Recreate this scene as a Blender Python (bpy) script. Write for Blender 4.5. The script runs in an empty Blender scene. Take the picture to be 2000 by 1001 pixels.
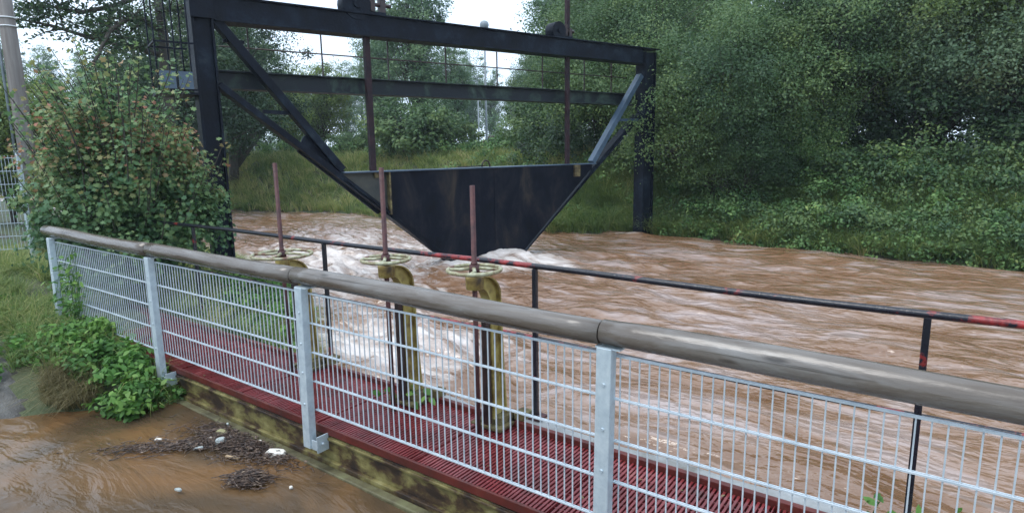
import bpy, math, random
import numpy as np
from mathutils import Matrix, Vector

# ------------------------------------------------------------------ camera, sky, light
S = bpy.context.scene
C = S.collection
EYE = 1.95                                   # metres above the walkway deck (deck is z = 0)
R3 = np.array([[0.80846808, -0.08991057, 0.58163171],
               [0.58835073, 0.14853222, -0.7948469],
               [-0.01492591, 0.98481179, 0.17298251]])
cd = bpy.data.cameras.new('camera'); cam = bpy.data.objects.new('camera', cd); C.objects.link(cam)
mw = Matrix([list(R3[i]) + [0] for i in range(3)] + [[0, 0, 0, 1]]); mw.translation = (0, 0, EYE)
cam.matrix_world = mw
cd.sensor_width = 36; cd.lens = 21.6; cd.clip_start = 0.05; cd.clip_end = 2000
S.camera = cam
S.view_settings.view_transform = 'Standard'; S.view_settings.look = 'None'
S.view_settings.gamma = 1; S.view_settings.exposure = 0.55
S.render.engine = 'CYCLES'

SUN_EL, SUN_AZ = math.radians(62), math.radians(205)
W = bpy.data.worlds.new('World'); S.world = W; W.use_nodes = True
nt = W.node_tree; nt.nodes.clear()
sky = nt.nodes.new('ShaderNodeTexSky'); sky.sky_type = 'NISHITA'; sky.sun_disc = False
sky.sun_elevation = SUN_EL; sky.sun_rotation = SUN_AZ
tc = nt.nodes.new('ShaderNodeTexCoord')
nz = nt.nodes.new('ShaderNodeTexNoise'); nz.inputs['Scale'].default_value = 2.2; nz.inputs['Detail'].default_value = 6
rp = nt.nodes.new('ShaderNodeValToRGB')
rp.color_ramp.elements[0].position = .3; rp.color_ramp.elements[0].color = (7.6, 9.6, 12.2, 1)
rp.color_ramp.elements[1].position = .7; rp.color_ramp.elements[1].color = (10.6, 12.4, 14.6, 1)
mx = nt.nodes.new('ShaderNodeMix'); mx.data_type = 'RGBA'; mx.inputs['Factor'].default_value = .9
bg = nt.nodes.new('ShaderNodeBackground'); bg.inputs['Strength'].default_value = .1
ow = nt.nodes.new('ShaderNodeOutputWorld')
nt.links.new(tc.outputs['Generated'], nz.inputs['Vector']); nt.links.new(nz.outputs['Fac'], rp.inputs['Fac'])
nt.links.new(sky.outputs['Color'], mx.inputs['A']); nt.links.new(rp.outputs['Color'], mx.inputs['B'])
nt.links.new(mx.outputs['Result'], bg.inputs['Color']); nt.links.new(bg.outputs['Background'], ow.inputs['Surface'])
sd = bpy.data.lights.new('sun', 'SUN'); sd.energy = 1.5; sd.angle = math.radians(30); sd.color = (1, .97, .93)
sun = bpy.data.objects.new('sun', sd); C.objects.link(sun)
sun.rotation_euler = (math.pi/2 - SUN_EL, 0, math.pi - SUN_AZ)

# ------------------------------------------------------------------ helpers
random.seed(7)
RNG = np.random.default_rng(11)

def tag(o, label=None, cat=None, group=None, kind=None):
    if label: o['label'] = label
    if cat: o['category'] = cat
    if group: o['group'] = group
    if kind: o['kind'] = kind
    return o

def empty(name, loc, rz=0, **k):
    o = bpy.data.objects.new(name, None); C.objects.link(o)
    o.location = loc; o.rotation_euler = (0, 0, rz); o.empty_display_size = .2
    return tag(o, **k)

def raw_mesh(name, V, sizes, idx, mats, smooth=False, attr=None):
    me = bpy.data.meshes.new(name)
    V = np.asarray(V, np.float32); sizes = np.asarray(sizes, np.int32); idx = np.asarray(idx, np.int32)
    me.vertices.add(len(V)); me.vertices.foreach_set('co', V.ravel())
    me.loops.add(len(idx)); me.loops.foreach_set('vertex_index', idx)
    st = np.concatenate([[0], np.cumsum(sizes)[:-1]]).astype(np.int32)
    me.polygons.add(len(sizes)); me.polygons.foreach_set('loop_start', st)
    me.update(calc_edges=True); me.validate()
    for m in mats: me.materials.append(m)
    if smooth: me.polygons.foreach_set('use_smooth', np.ones(len(me.polygons), bool))
    if attr:
        for k, (dom, arr) in attr.items():
            a = me.attributes.new(k, 'FLOAT', dom); a.data.foreach_set('value', np.asarray(arr, np.float32))
    return me

def link(name, me, parent=None, loc=(0, 0, 0)):
    o = bpy.data.objects.new(name, me); C.objects.link(o); o.location = loc
    if parent: o.parent = parent
    return o

class MB:
    """collects primitives, builds one mesh object"""
    def __init__(s): s.v = []; s.f = []; s.sm = []
    def add(s, v, f, sm=False):
        n = len(s.v); s.v += [tuple(map(float, p)) for p in v]; s.f += [tuple(i + n for i in q) for q in f]; s.sm += [sm]*len(f)
        return s
    def box(s, a, b, jit=0):
        x0, y0, z0 = a; x1, y1, z1 = b
        v = [(x0,y0,z0),(x1,y0,z0),(x1,y1,z0),(x0,y1,z0),(x0,y0,z1),(x1,y0,z1),(x1,y1,z1),(x0,y1,z1)]
        if jit: v = [tuple(c + random.uniform(-jit, jit) for c in p) for p in v]
        return s.add(v, [(0,3,2,1),(4,5,6,7),(0,1,5,4),(1,2,6,5),(2,3,7,6),(3,0,4,7)])
    def bar(s, p, q, w, h, up=(0, 0, 1)):
        p = Vector(p); q = Vector(q); d = (q - p).normalized(); u = Vector(up)
        if abs(d.dot(u)) > .98: u = Vector((0, 1, 0))
        a = d.cross(u).normalized()*w/2; b = a.cross(d).normalized()*h/2
        v = [p-a-b, p+a-b, p+a+b, p-a+b, q-a-b, q+a-b, q+a+b, q-a+b]
        return s.add(v, [(0,1,2,3),(7,6,5,4),(0,4,5,1),(1,5,6,2),(2,6,7,3),(3,7,4,0)])
    def prism(s, poly, y0, y1):            # polygon in local x,z extruded in y
        n = len(poly); v = [(x, y0, z) for x, z in poly] + [(x, y1, z) for x, z in poly]
        f = [tuple(range(n)), tuple(range(2*n-1, n-1, -1))] + [(i, i+n, (i+1) % n + n, (i+1) % n) for i in range(n)]
        return s.add(v, f)
    def tube(s, pts, r, n=8, caps=True, closed=False, wob=0):
        pts = [Vector(p) for p in pts]; m = len(pts)
        if not hasattr(r, '__len__'): r = [r]*m
        v = []; ref = None
        for i, p in enumerate(pts):
            if closed: d = (pts[(i+1) % m] - pts[i-1]).normalized()
            else: d = (pts[min(i+1, m-1)] - pts[max(i-1, 0)]).normalized()
            if ref is None: ref = Vector((0, 0, 1)) if abs(d.z) < .9 else Vector((1, 0, 0))
            a = d.cross(ref).normalized(); b = a.cross(d).normalized(); ref = b
            for k in range(n):
                t = 2*math.pi*k/n; rr = r[i]*(1 + (random.uniform(-wob, wob) if wob else 0))
                v.append(p + a*math.cos(t)*rr + b*math.sin(t)*rr)
        f = []
        for i in range(m if closed else m-1):
            j = (i+1) % m
            for k in range(n): f.append((i*n+k, i*n+(k+1) % n, j*n+(k+1) % n, j*n+k))
        s.add(v, f, True)
        if caps and not closed:
            N = len(s.v) - m*n
            s.f += [tuple(N+k for k in range(n-1, -1, -1)), tuple(N+(m-1)*n+k for k in range(n))]; s.sm += [False]*2
        return s
    def build(s, name, mat, parent=None, loc=(0, 0, 0), bevel=0):
        me = bpy.data.meshes.new(name); me.from_pydata(s.v, [], s.f); me.materials.append(mat)
        me.polygons.foreach_set('use_smooth', s.sm); me.update()
        o = link(name, me, parent, loc)
        if bevel:
            b = o.modifiers.new('bevel', 'BEVEL'); b.width = bevel; b.segments = 2; b.limit_method = 'ANGLE'
        return o

def copy_tree(o, parent=None):
    c = o.copy(); C.objects.link(c)
    if parent: c.parent = parent
    for ch in list(o.children): copy_tree(ch, c)
    return c

# value noise --------------------------------------------------------
_T = np.random.default_rng(3).random((256, 256))
def vn(x, y, s=0):
    x = np.asarray(x, float) + s*17.3; y = np.asarray(y, float) + s*9.1
    xi = np.floor(x).astype(int); yi = np.floor(y).astype(int); fx = x - xi; fy = y - yi
    fx = fx*fx*(3-2*fx); fy = fy*fy*(3-2*fy)
    g = lambda a, b: _T[a % 256, b % 256]
    return (g(xi, yi)*(1-fx) + g(xi+1, yi)*fx)*(1-fy) + (g(xi, yi+1)*(1-fx) + g(xi+1, yi+1)*fx)*fy
def fbm(x, y, o=4, s=0):
    t = 0; a = .5
    for i in range(o): t = t + a*vn(x*2**i, y*2**i, s+i); a *= .5
    return t/(1-.5**o)
def sm(x, a, b):
    t = np.clip((x-a)/(b-a), 0, 1); return t*t*(3-2*t)

# materials ----------------------------------------------------------
def M_(name):
    m = bpy.data.materials.new(name); m.use_nodes = True
    n = m.node_tree; b = n.nodes['Principled BSDF']; return m, n, b
def N(n, t, **k):
    x = n.nodes.new('ShaderNode'+t)
    for a, v in k.items():
        if a in x.inputs: x.inputs[a].default_value = v
        else: setattr(x, a, v)
    return x
def ramp(n, stops, src):
    r = n.nodes.new('ShaderNodeValToRGB'); e = r.color_ramp.elements
    while len(e) < len(stops): e.new(.5)
    for i, (p, c) in enumerate(stops): e[i].position = p; e[i].color = (*c, 1)
    n.links.new(src, r.inputs['Fac']); return r.outputs['Color']
def noise_mat(name, stops, scale=4, detail=6, rough=(.5, .8), metal=0, bump=.2, bscale=None, stretch=(1, 1, 1), dist=0, spec=.5, rot=0):
    m, n, b = M_(name)
    t = N(n, 'TexCoord'); mp = N(n, 'Mapping'); mp.inputs['Scale'].default_value = stretch; mp.inputs['Rotation'].default_value = (0, 0, rot)
    n.links.new(t.outputs['Object'], mp.inputs['Vector'])
    a = N(n, 'TexNoise'); a.inputs['Scale'].default_value = scale; a.inputs['Detail'].default_value = detail; a.inputs['Distortion'].default_value = dist
    a.inputs['Roughness'].default_value = .65
    n.links.new(mp.outputs['Vector'], a.inputs['Vector'])
    n.links.new(ramp(n, stops, a.outputs['Fac']), b.inputs['Base Color'])
    mr = N(n, 'MapRange'); mr.inputs['To Min'].default_value = rough[0]; mr.inputs['To Max'].default_value = rough[1]
    a2 = N(n, 'TexNoise'); a2.inputs['Scale'].default_value = bscale or scale*5; a2.inputs['Detail'].default_value = 5
    n.links.new(mp.outputs['Vector'], a2.inputs['Vector'])
    n.links.new(a2.outputs['Fac'], mr.inputs['Value']); n.links.new(mr.outputs['Result'], b.inputs['Roughness'])
    b.inputs['Metallic'].default_value = metal
    b.inputs['Specular IOR Level'].default_value = spec
    if bump:
        bp = N(n, 'Bump'); bp.inputs['Strength'].default_value = bump; bp.inputs['Distance'].default_value = .01
        n.links.new(a2.outputs['Fac'], bp.inputs['Height']); n.links.new(bp.outputs['Normal'], b.inputs['Normal'])
    return m

def leaf_mat(name, stops, rough=.5, trans=.35):
    m, n, b = M_(name)
    a = N(n, 'Attribute'); a.attribute_name = 'tint'
    col = ramp(n, stops, a.outputs['Fac'])
    n.links.new(col, b.inputs['Base Color']); b.inputs['Roughness'].default_value = rough
    b.inputs['Specular IOR Level'].default_value = .35
    tr = N(n, 'BsdfTranslucent'); n.links.new(col, tr.inputs['Color'])
    mxs = N(n, 'MixShader'); mxs.inputs['Fac'].default_value = trans
    out = n.nodes['Material Output']
    n.links.new(b.outputs['BSDF'], mxs.inputs[1]); n.links.new(tr.outputs['BSDF'], mxs.inputs[2]); n.links.new(mxs.outputs['Shader'], out.inputs['Surface'])
    return m

MAT = {}
MAT['galv'] = noise_mat('galvanised_steel', [(.3, (.42, .50, .55)), (.55, (.52, .60, .64)), (.75, (.60, .67, .70))], scale=22, rough=(.35, .6), metal=.35, bump=.05, detail=4)
MAT['wire'] = noise_mat('galvanised_wire', [(.3, (.42, .49, .54)), (.7, (.60, .66, .70))], scale=10, rough=(.35, .55), metal=.2, bump=0)
MAT['log'] = noise_mat('weathered_wood', [(.28, (.035, .024, .017)), (.42, (.085, .064, .047)), (.55, (.135, .115, .098)), (.7, (.20, .19, .178))], scale=8, rough=(.16, .36), spec=.55, bump=.45, bscale=30, stretch=(.16, 1, 1), dist=.6, detail=12)
MAT['blackpaint'] = noise_mat('chipped_black_paint', [(.40, (.008, .009, .014)), (.585, (.010, .010, .018)), (.605, (.14, .018, .018)), (.72, (.34, .03, .03))], scale=6, rough=(.2, .4), bump=.25, stretch=(1.0, 1, 1), bscale=60, detail=8)
MAT['blacksteel'] = noise_mat('weathered_black_steel', [(.35, (.0015, .003, .007)), (.52, (.003, .006, .014)), (.62, (.010, .018, .030)), (.72, (.03, .04, .045)), (.84, (.09, .095, .085))], scale=2.6, rough=(.35, .7), bump=.5, bscale=22, detail=12, dist=.3, spec=.16)
MAT['mossysteel'] = noise_mat('mossy_black_steel', [(.38, (.008, .012, .018)), (.5, (.008, .014, .018)), (.6, (.03, .05, .04)), (.75, (.07, .11, .09))], scale=2.2, spec=.3, rough=(.4, .7), bump=.35, bscale=14, detail=9, dist=.5)
def _knots():
    m = MAT['log']; n = m.node_tree; b = n.nodes['Principled BSDF']; src = b.inputs['Base Color'].links[0].from_socket
    t = N(n, 'TexCoord'); mp = N(n, 'Mapping'); mp.inputs['Scale'].default_value = (2.4, 9, 9); v = N(n, 'TexVoronoi'); v.inputs['Scale'].default_value = 1.0
    n.links.new(t.outputs['Object'], mp.inputs['Vector']); n.links.new(mp.outputs['Vector'], v.inputs['Vector'])
    e = N(n, 'MapRange'); e.inputs['From Min'].default_value = .07; e.inputs['From Max'].default_value = .15; e.inputs['To Min'].default_value = .75; e.inputs['To Max'].default_value = 0
    n.links.new(v.outputs['Distance'], e.inputs['Value']); x = N(n, 'Mix'); x.data_type = 'RGBA'; x.inputs['B'].default_value = (.02, .014, .01, 1)
    n.links.new(e.outputs['Result'], x.inputs['Factor']); n.links.new(src, x.inputs['A'])
    # long drying cracks
    c = N(n, 'TexNoise'); c.inputs['Scale'].default_value = 1.0; c.inputs['Detail'].default_value = 3; m2 = N(n, 'Mapping'); m2.inputs['Scale'].default_value = (.7, 38, 38)
    n.links.new(t.outputs['Object'], m2.inputs['Vector']); n.links.new(m2.outputs['Vector'], c.inputs['Vector'])
    e2 = N(n, 'MapRange'); e2.inputs['From Min'].default_value = .60; e2.inputs['From Max'].default_value = .66; e2.inputs['To Max'].default_value = .7
    n.links.new(c.outputs['Fac'], e2.inputs['Value']); x2 = N(n, 'Mix'); x2.data_type = 'RGBA'; x2.inputs['B'].default_value = (.025, .018, .012, 1)
    n.links.new(e2.outputs['Result'], x2.inputs['Factor']); n.links.new(x.outputs['Result'], x2.inputs['A']); n.links.new(x2.outputs['Result'], b.inputs['Base Color'])
_knots()
def _worn():
    m = MAT['blackpaint'].copy(); m.name = 'worn_rail_paint'; n = m.node_tree; a = [x for x in n.nodes if x.type == 'TEX_NOISE'][0]; rm = [x for x in n.nodes if x.type == 'VALTORGB'][0]
    t = N(n, 'TexCoord'); sp = N(n, 'SeparateXYZ'); n.links.new(t.outputs['Object'], sp.inputs[0]); cur = a.outputs['Fac']
    for lo, hi in ((-3.75, -2.45), (-.1, 1.6)):
        c = N(n, 'Math'); c.operation = 'SUBTRACT'; c.inputs[1].default_value = (lo+hi)/2; n.links.new(sp.outputs['X'], c.inputs[0])
        d = N(n, 'Math'); d.operation = 'ABSOLUTE'; n.links.new(c.outputs[0], d.inputs[0])
        e = N(n, 'MapRange'); e.inputs['From Min'].default_value = (hi-lo)/2; e.inputs['From Max'].default_value = (hi-lo)/2-.3; e.inputs['To Min'].default_value = 0; e.inputs['To Max'].default_value = .11
        n.links.new(d.outputs[0], e.inputs['Value']); f = N(n, 'Math'); f.operation = 'ADD'; n.links.new(cur, f.inputs[0]); n.links.new(e.outputs['Result'], f.inputs[1]); cur = f.outputs[0]
    n.links.new(cur, rm.inputs['Fac']); return m
MAT['bluesteel'] = noise_mat('wet_blue_steel', [(.35, (.03, .055, .085)), (.65, (.07, .11, .16))], scale=2, rough=(.2, .5), bump=.2, bscale=14)
MAT['leafplate'] = noise_mat('gate_leaf_plate', [(.33, (.001, .002, .005)), (.46, (.002, .004, .011)), (.54, (.008, .009, .015)), (.62, (.020, .018, .019)), (.72, (.045, .035, .028)), (.82, (.10, .085, .06))], scale=1.9, spec=.14, rough=(.4, .7), bump=.3, bscale=9, stretch=(1, 1, .45), detail=9, dist=.5)
MAT['sideplate'] = noise_mat('gate_side_plate', [(.35, (.02, .025, .025)), (.6, (.05, .052, .042)), (.75, (.09, .08, .045))], scale=2.5, rough=(.4, .7), bump=.3, detail=9)
MAT['rust'] = noise_mat('rust', [(.35, (.035, .012, .014)), (.6, (.085, .026, .024)), (.75, (.14, .06, .045))], scale=12, rough=(.45, .8), bump=.3)
MAT['darkrust'] = noise_mat('dark_rust', [(.35, (.010, .006, .010)), (.65, (.035, .014, .018)), (.8, (.07, .03, .025))], scale=7, rough=(.5, .8), bump=.3, spec=.3)
MAT['yrust'] = noise_mat('yellow_rust_edge', [(.38, (.03, .02, .012)), (.5, (.10, .075, .03)), (.7, (.20, .17, .07))], scale=7, rough=(.6, .9), bump=.3)
MAT['red'] = noise_mat('wet_red_grating', [(.3, (.07, .016, .014)), (.46, (.15, .020, .022)), (.6, (.22, .035, .038)), (.8, (.34, .13, .11))], scale=4.5, rough=(.18, .45), bump=.15, detail=8)
MAT['redframe'] = noise_mat('red_steel_frame', [(.3, (.05, .012, .009)), (.55, (.11, .016, .012)), (.75, (.16, .06, .035))], scale=5, rough=(.3, .6), bump=.2, detail=8)
MAT['beam'] = noise_mat('flaking_yellow_beam', [(.40, (.022, .014, .010)), (.48, (.06, .036, .018)), (.53, (.12, .10, .036)), (.62, (.20, .175, .065)), (.78, (.30, .28, .14))], scale=6, rough=(.35, .7), bump=.5, bscale=18, detail=12, dist=.25, stretch=(.7, 1, 1.2))
MAT['valve'] = noise_mat('green_yellow_cast_iron', [(.32, (.05, .028, .012)), (.42, (.17, .115, .03)), (.54, (.32, .25, .07)), (.75, (.46, .39, .16))], scale=6, rough=(.35, .65), bump=.3, detail=8)
MAT['wheel'] = noise_mat('pale_green_paint', [(.38, (.16, .08, .05)), (.46, (.26, .24, .13)), (.6, (.40, .40, .28)), (.8, (.56, .56, .46))], scale=14, rough=(.3, .6), bump=.25, detail=6)
MAT['darkiron'] = noise_mat('dark_iron', [(.35, (.012, .008, .009)), (.7, (.05, .022, .018))], scale=9, rough=(.3, .6), bump=.2)
MAT['concrete'] = noise_mat('wet_concrete', [(.32, (.14, .13, .11)), (.5, (.27, .28, .28)), (.75, (.42, .44, .45))], scale=2.6, rough=(.25, .7), bump=.6, detail=10)
MAT['mossconcrete'] = noise_mat('mossy_sill', [(.35, (.04, .035, .015)), (.55, (.11, .10, .05)), (.75, (.16, .17, .08))], scale=5, rough=(.4, .8), bump=.6, detail=8)
MAT['bark'] = noise_mat('bark', [(.3, (.02, .018, .014)), (.7, (.07, .06, .045))], scale=6, rough=(.7, .9), bump=.7, stretch=(1, 1, .25))
MAT['pole'] = noise_mat('grey_pole_wood', [(.3, (.13, .11, .10)), (.55, (.21, .19, .175)), (.75, (.28, .26, .24))], scale=7, rough=(.7, .95), bump=.5, stretch=(2, 2, .15), detail=8)
MAT['greypaint'] = noise_mat('grey_paint', [(.3, (.16, .19, .21)), (.7, (.26, .30, .33))], scale=4, rough=(.4, .6), bump=.05)
MAT['whitepaint'] = noise_mat('white_paint', [(.3, (.66, .68, .70)), (.7, (.78, .79, .80))], scale=4, rough=(.4, .6), bump=.03)
MAT['redpaint'] = noise_mat('red_paint', [(.3, (.45, .03, .03)), (.7, (.55, .05, .04))], scale=4, rough=(.4, .6), bump=.03)
MAT['glassdark'] = noise_mat('dark_glass', [(.3, (.01, .012, .015)), (.7, (.02, .025, .03))], scale=2, rough=(.08, .12), bump=0)
MAT['carpaint'] = noise_mat('dark_red_paint', [(.3, (.05, .008, .01)), (.7, (.07, .012, .014))], scale=2, rough=(.2, .3), bump=0)
MAT['rubber'] = noise_mat('rubber', [(.3, (.015, .015, .015)), (.7, (.03, .03, .03))], scale=8, rough=(.7, .9), bump=.1)
MAT['twig'] = noise_mat('wet_twigs', [(.36, (.015, .010, .008)), (.5, (.06, .034, .024)), (.6, (.15, .10, .07)), (.72, (.38, .30, .22))], scale=30, rough=(.3, .6), bump=.2)
MAT['foam_white'] = noise_mat('polystyrene', [(.3, (.62, .58, .50)), (.7, (.80, .77, .72))], scale=9, rough=(.6, .9), bump=.4)
MAT['olive'] = noise_mat('olive_block', [(.3, (.20, .19, .09)), (.7, (.36, .33, .18))], scale=9, rough=(.5, .9), bump=.4)
MAT['greyblock'] = noise_mat('grey_block', [(.3, (.24, .28, .28)), (.7, (.50, .54, .52))], scale=9, rough=(.5, .9), bump=.4)
MAT['tanwood'] = noise_mat('tan_wood', [(.3, (.35, .24, .14)), (.7, (.5, .38, .24))], scale=9, rough=(.5, .9), bump=.3)
G = lambda *a: a
MAT['lf_bush'] = leaf_mat('bush_leaves', [(0, (0.039, 0.088, 0.046)), (.42, (0.094, 0.193, 0.088)), (.66, (0.176, 0.275, 0.105)), (.84, (0.297, 0.297, 0.121)), (.95, (0.374, 0.242, 0.132)), (1, (0.396, 0.176, 0.110))])
MAT['lf_tree'] = leaf_mat('tree_leaves', [(0, (0.041, 0.090, 0.043)), (.5, (0.096, 0.171, 0.066)), (1, (0.192, 0.263, 0.082))])
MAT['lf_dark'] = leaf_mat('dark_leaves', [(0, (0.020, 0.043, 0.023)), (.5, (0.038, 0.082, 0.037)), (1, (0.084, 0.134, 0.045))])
MAT['lf_willow'] = leaf_mat('willow_leaves', [(0, (0.062, 0.114, 0.062)), (.5, (0.131, 0.203, 0.098)), (.85, (0.216, 0.280, 0.118)), (1, (0.340, 0.355, 0.118))])
MAT['lf_blue'] = leaf_mat('blue_green_leaves', [(0, (0.070, 0.127, 0.073)), (.5, (0.147, 0.223, 0.118)), (1, (0.278, 0.330, 0.148))])
MAT['lf_olive'] = leaf_mat('olive_leaves', [(0, (0.071, 0.119, 0.042)), (.5, (0.172, 0.231, 0.072)), (1, (0.345, 0.378, 0.120))])
MAT['lf_yellow'] = leaf_mat('yellowish_leaves', [(0, (0.064, 0.115, 0.030)), (.5, (0.142, 0.207, 0.049)), (1, (0.258, 0.322, 0.079))])
MAT['lf_far'] = leaf_mat('far_leaves', [(0, (0.066, 0.138, 0.072)), (.5, (0.113, 0.203, 0.095)), (1, (0.188, 0.275, 0.122))])
MAT['lf_under'] = leaf_mat('undergrowth_leaves', [(0, (0.044, 0.105, 0.036)), (.5, (0.109, 0.217, 0.071)), (.85, (0.202, 0.330, 0.103)), (1, (0.336, 0.420, 0.142))])
MAT['lf_bright'] = leaf_mat('bright_leaves', [(0, (0.043, 0.121, 0.024)), (.5, (0.092, 0.220, 0.043)), (1, (0.197, 0.341, 0.066))])
MAT['grass'] = leaf_mat('grass_blades', [(0, (0.091, 0.162, 0.052)), (.5, (0.212, 0.290, 0.093)), (.85, (0.408, 0.432, 0.151)), (1, (0.600, 0.513, 0.255))], rough=.6)
MAT['drygrass'] = leaf_mat('dry_grass_blades', [(0, (.12, .12, .05)), (.5, (.26, .22, .11)), (1, (.42, .35, .20))], rough=.6)

MAT['wornrail'] = _worn()
# ------------------------------------------------------------------ terrain
NX = np.array([-400, -40, -20, -13, -10, -8, -6.2, -5.5, -5.2, -5.0]); NY = np.array([12, 10, 8.6, 7.0, 6.1, 5.45, 4.3, 3.75, 3.2, 2.0])
FX = np.array([-400, -60, -34, -27, -23.5, -20.5, -16.9, -10, -8.9, -7.4, -6.2, -4.5, -3, 0, 4, 12, 400]); FY = np.array([13, 12.2, 12, 12.4, 13.1, 14.3, 14.9, 14.1, 14.1, 15.05, 15.1, 14.95, 14.6, 14.25, 14.2, 14.6, 15])
def near_y(x): return np.where(x > -5.0, -50, np.interp(x, NX, NY))
def far_y(x): return np.interp(x, FX, FY)
def hgt(x, y):
    x = np.asarray(x, float); y = np.asarray(y, float)
    w = (fbm(x*.7, y*.7, 3, 5)-.5)
    xs = -5.55 - .9*(2.45-np.clip(y, -20, 3.2)) + w*.5
    dl = np.minimum((xs - x)*.75, 100)
    dl = np.where(y > 3.2, 100, dl)
    dn = np.where(x < -4.9, (near_y(x) - y)*.85 + w*.4, -5)
    d = np.minimum(dl, dn)
    hl = -.9 + .62*sm(d, -.9, .1) + .25*sm(d, 0, 1.0) + .55*sm(d, .9, 7.) + .8*sm(d, 8, 30)
    df = (y - far_y(x)) + w*.5
    steep = 5.0
    hf = -.9 + .6*sm(df, -.8, .05) + 1.85*sm(df, -.3, steep)
    # road embankment the photographer stands on
    ds = .55 + .25*w - y + .30*x*0
    hs = np.where(y < 2, -.9 + 1.25*sm(ds, -.35, .6), -.9)
    h = np.maximum(np.maximum(hl, hf), hs)
    return h + w*.10*sm(h, -.4, .3)
def axis(lo, hi, a, b, n, m):
    core = np.linspace(a, b, n)
    l = a - (np.geomspace(.2, a-lo+.2, m)-.2)[1:][::-1]; r = b + (np.geomspace(.2, hi-b+.2, m)-.2)[1:]
    return np.concatenate([l, core, r])
def grid_mesh(name, xs, ys, Z, mats, attr=None):
    nx, ny = len(xs), len(ys)
    Xg, Yg = np.meshgrid(xs, ys, indexing='ij')
    V = np.stack([Xg.ravel(), Yg.ravel(), Z.ravel()], 1)
    i = np.arange(nx*ny).reshape(nx, ny)
    q = np.stack([i[:-1, :-1].ravel(), i[1:, :-1].ravel(), i[1:, 1:].ravel(), i[:-1, 1:].ravel()], 1)
    return raw_mesh(name, V, np.full(len(q), 4), q.ravel(), mats, True, attr)

def path_mesh():
    xs = np.linspace(-13.5, -5.4, 130); ys = np.linspace(-1.5, 2.6, 70); Xg, Yg = np.meshgrid(xs, ys, indexing='ij'); Z = hgt(Xg, Yg)
    ok = (Yg < .26*(-Xg-8.2)+2.0+.3*(fbm(Xg*2, Yg*2, 3, 4)-.5)) & (Yg < 2.15)
    return grid_mesh('path', xs, ys, np.where(ok, Z+.006, Z-.05), [noise_mat('wet_gravel', [(.3, (.03, .026, .022)), (.5, (.06, .056, .05)), (.75, (.12, .118, .11))], scale=9, rough=(.3, .8), bump=.8, bscale=60, detail=10)])
tag(link('path', path_mesh()), kind='structure')
gm, n, b = M_('bank_soil')
t = N(n, 'TexCoord'); a = N(n, 'TexNoise'); a.inputs['Scale'].default_value = 1.2; a.inputs['Detail'].default_value = 9
n.links.new(t.outputs['Object'], a.inputs['Vector'])
n.links.new(ramp(n, [(.35, (.05, .04, .028)), (.5, (.055, .075, .03)), (.62, (.07, .082, .035)), (.8, (.10, .095, .055))], a.outputs['Fac']), b.inputs['Base Color'])
b.inputs['Roughness'].default_value = .85
a2 = N(n, 'TexNoise'); a2.inputs['Scale'].default_value = 14; a2.inputs['Detail'].default_value = 6; n.links.new(t.outputs['Object'], a2.inputs['Vector'])
bp = N(n, 'Bump'); bp.inputs['Strength'].default_value = .9; bp.inputs['Distance'].default_value = .05
n.links.new(a2.outputs['Fac'], bp.inputs['Height']); n.links.new(bp.outputs['Normal'], b.inputs['Normal'])
xs = axis(-500, 500, -30, 6, 300, 30); ys = axis(-300, 700, -3, 24, 240, 30)
Xg, Yg = np.meshgrid(xs, ys, indexing='ij')
tag(link('ground', grid_mesh('ground', xs, ys, hgt(Xg, Yg), [gm])), kind='structure')

# ------------------------------------------------------------------ river and flood pool
wm, n, b = M_('muddy_water')
t = N(n, 'TexCoord')
def wnoise(scale, detail, st, dist=0, rot=0):
    mp = N(n, 'Mapping'); mp.inputs['Scale'].default_value = st; mp.inputs['Rotation'].default_value = (0, 0, rot)
    a = N(n, 'TexNoise'); a.inputs['Scale'].default_value = scale; a.inputs['Detail'].default_value = detail; a.inputs['Distortion'].default_value = dist
    n.links.new(t.outputs['Object'], mp.inputs['Vector']); n.links.new(mp.outputs['Vector'], a.inputs['Vector']); return a.outputs['Fac']
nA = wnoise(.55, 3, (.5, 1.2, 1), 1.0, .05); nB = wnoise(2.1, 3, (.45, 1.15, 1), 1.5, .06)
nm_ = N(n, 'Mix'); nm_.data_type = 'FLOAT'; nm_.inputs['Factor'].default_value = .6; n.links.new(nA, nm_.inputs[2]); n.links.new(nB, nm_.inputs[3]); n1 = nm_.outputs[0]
base = ramp(n, [(.34, (.16, .080, .040)), (.455, (.21, .118, .068)), (.51, (.255, .158, .106)), (.57, (.315, .228, .190)), (.72, (.40, .325, .305))], n1)  # muddy browns; the pale lilac stops paint the sky's reflection into the colour
fa = N(n, 'Attribute'); fa.attribute_name = 'foam'
n2 = wnoise(2.2, 12, (.6, 1.4, 1), 1.9, .05)
mu = N(n, 'Math'); mu.operation = 'ADD'; n.links.new(fa.outputs['Fac'], mu.inputs[0]); n.links.new(n2, mu.inputs[1])
mr = N(n, 'MapRange'); mr.inputs['From Min'].default_value = .86; mr.inputs['From Max'].default_value = 1.22; mr.inputs['To Max'].default_value = .95
n.links.new(mu.outputs[0], mr.inputs['Value'])
mixc = N(n, 'Mix'); mixc.data_type = 'RGBA'; mixc.inputs['B'].default_value = (.66, .60, .56, 1)
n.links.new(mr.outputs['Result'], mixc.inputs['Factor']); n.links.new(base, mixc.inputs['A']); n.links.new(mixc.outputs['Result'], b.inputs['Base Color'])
mr2 = N(n, 'MapRange'); mr2.inputs['To Min'].default_value = .10; mr2.inputs['To Max'].default_value = .6
n.links.new(mr.outputs['Result'], mr2.inputs['Value']); n.links.new(mr2.outputs['Result'], b.inputs['Roughness'])
b.inputs['IOR'].default_value = 1.45; b.inputs['Specular IOR Level'].default_value = .9
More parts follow.
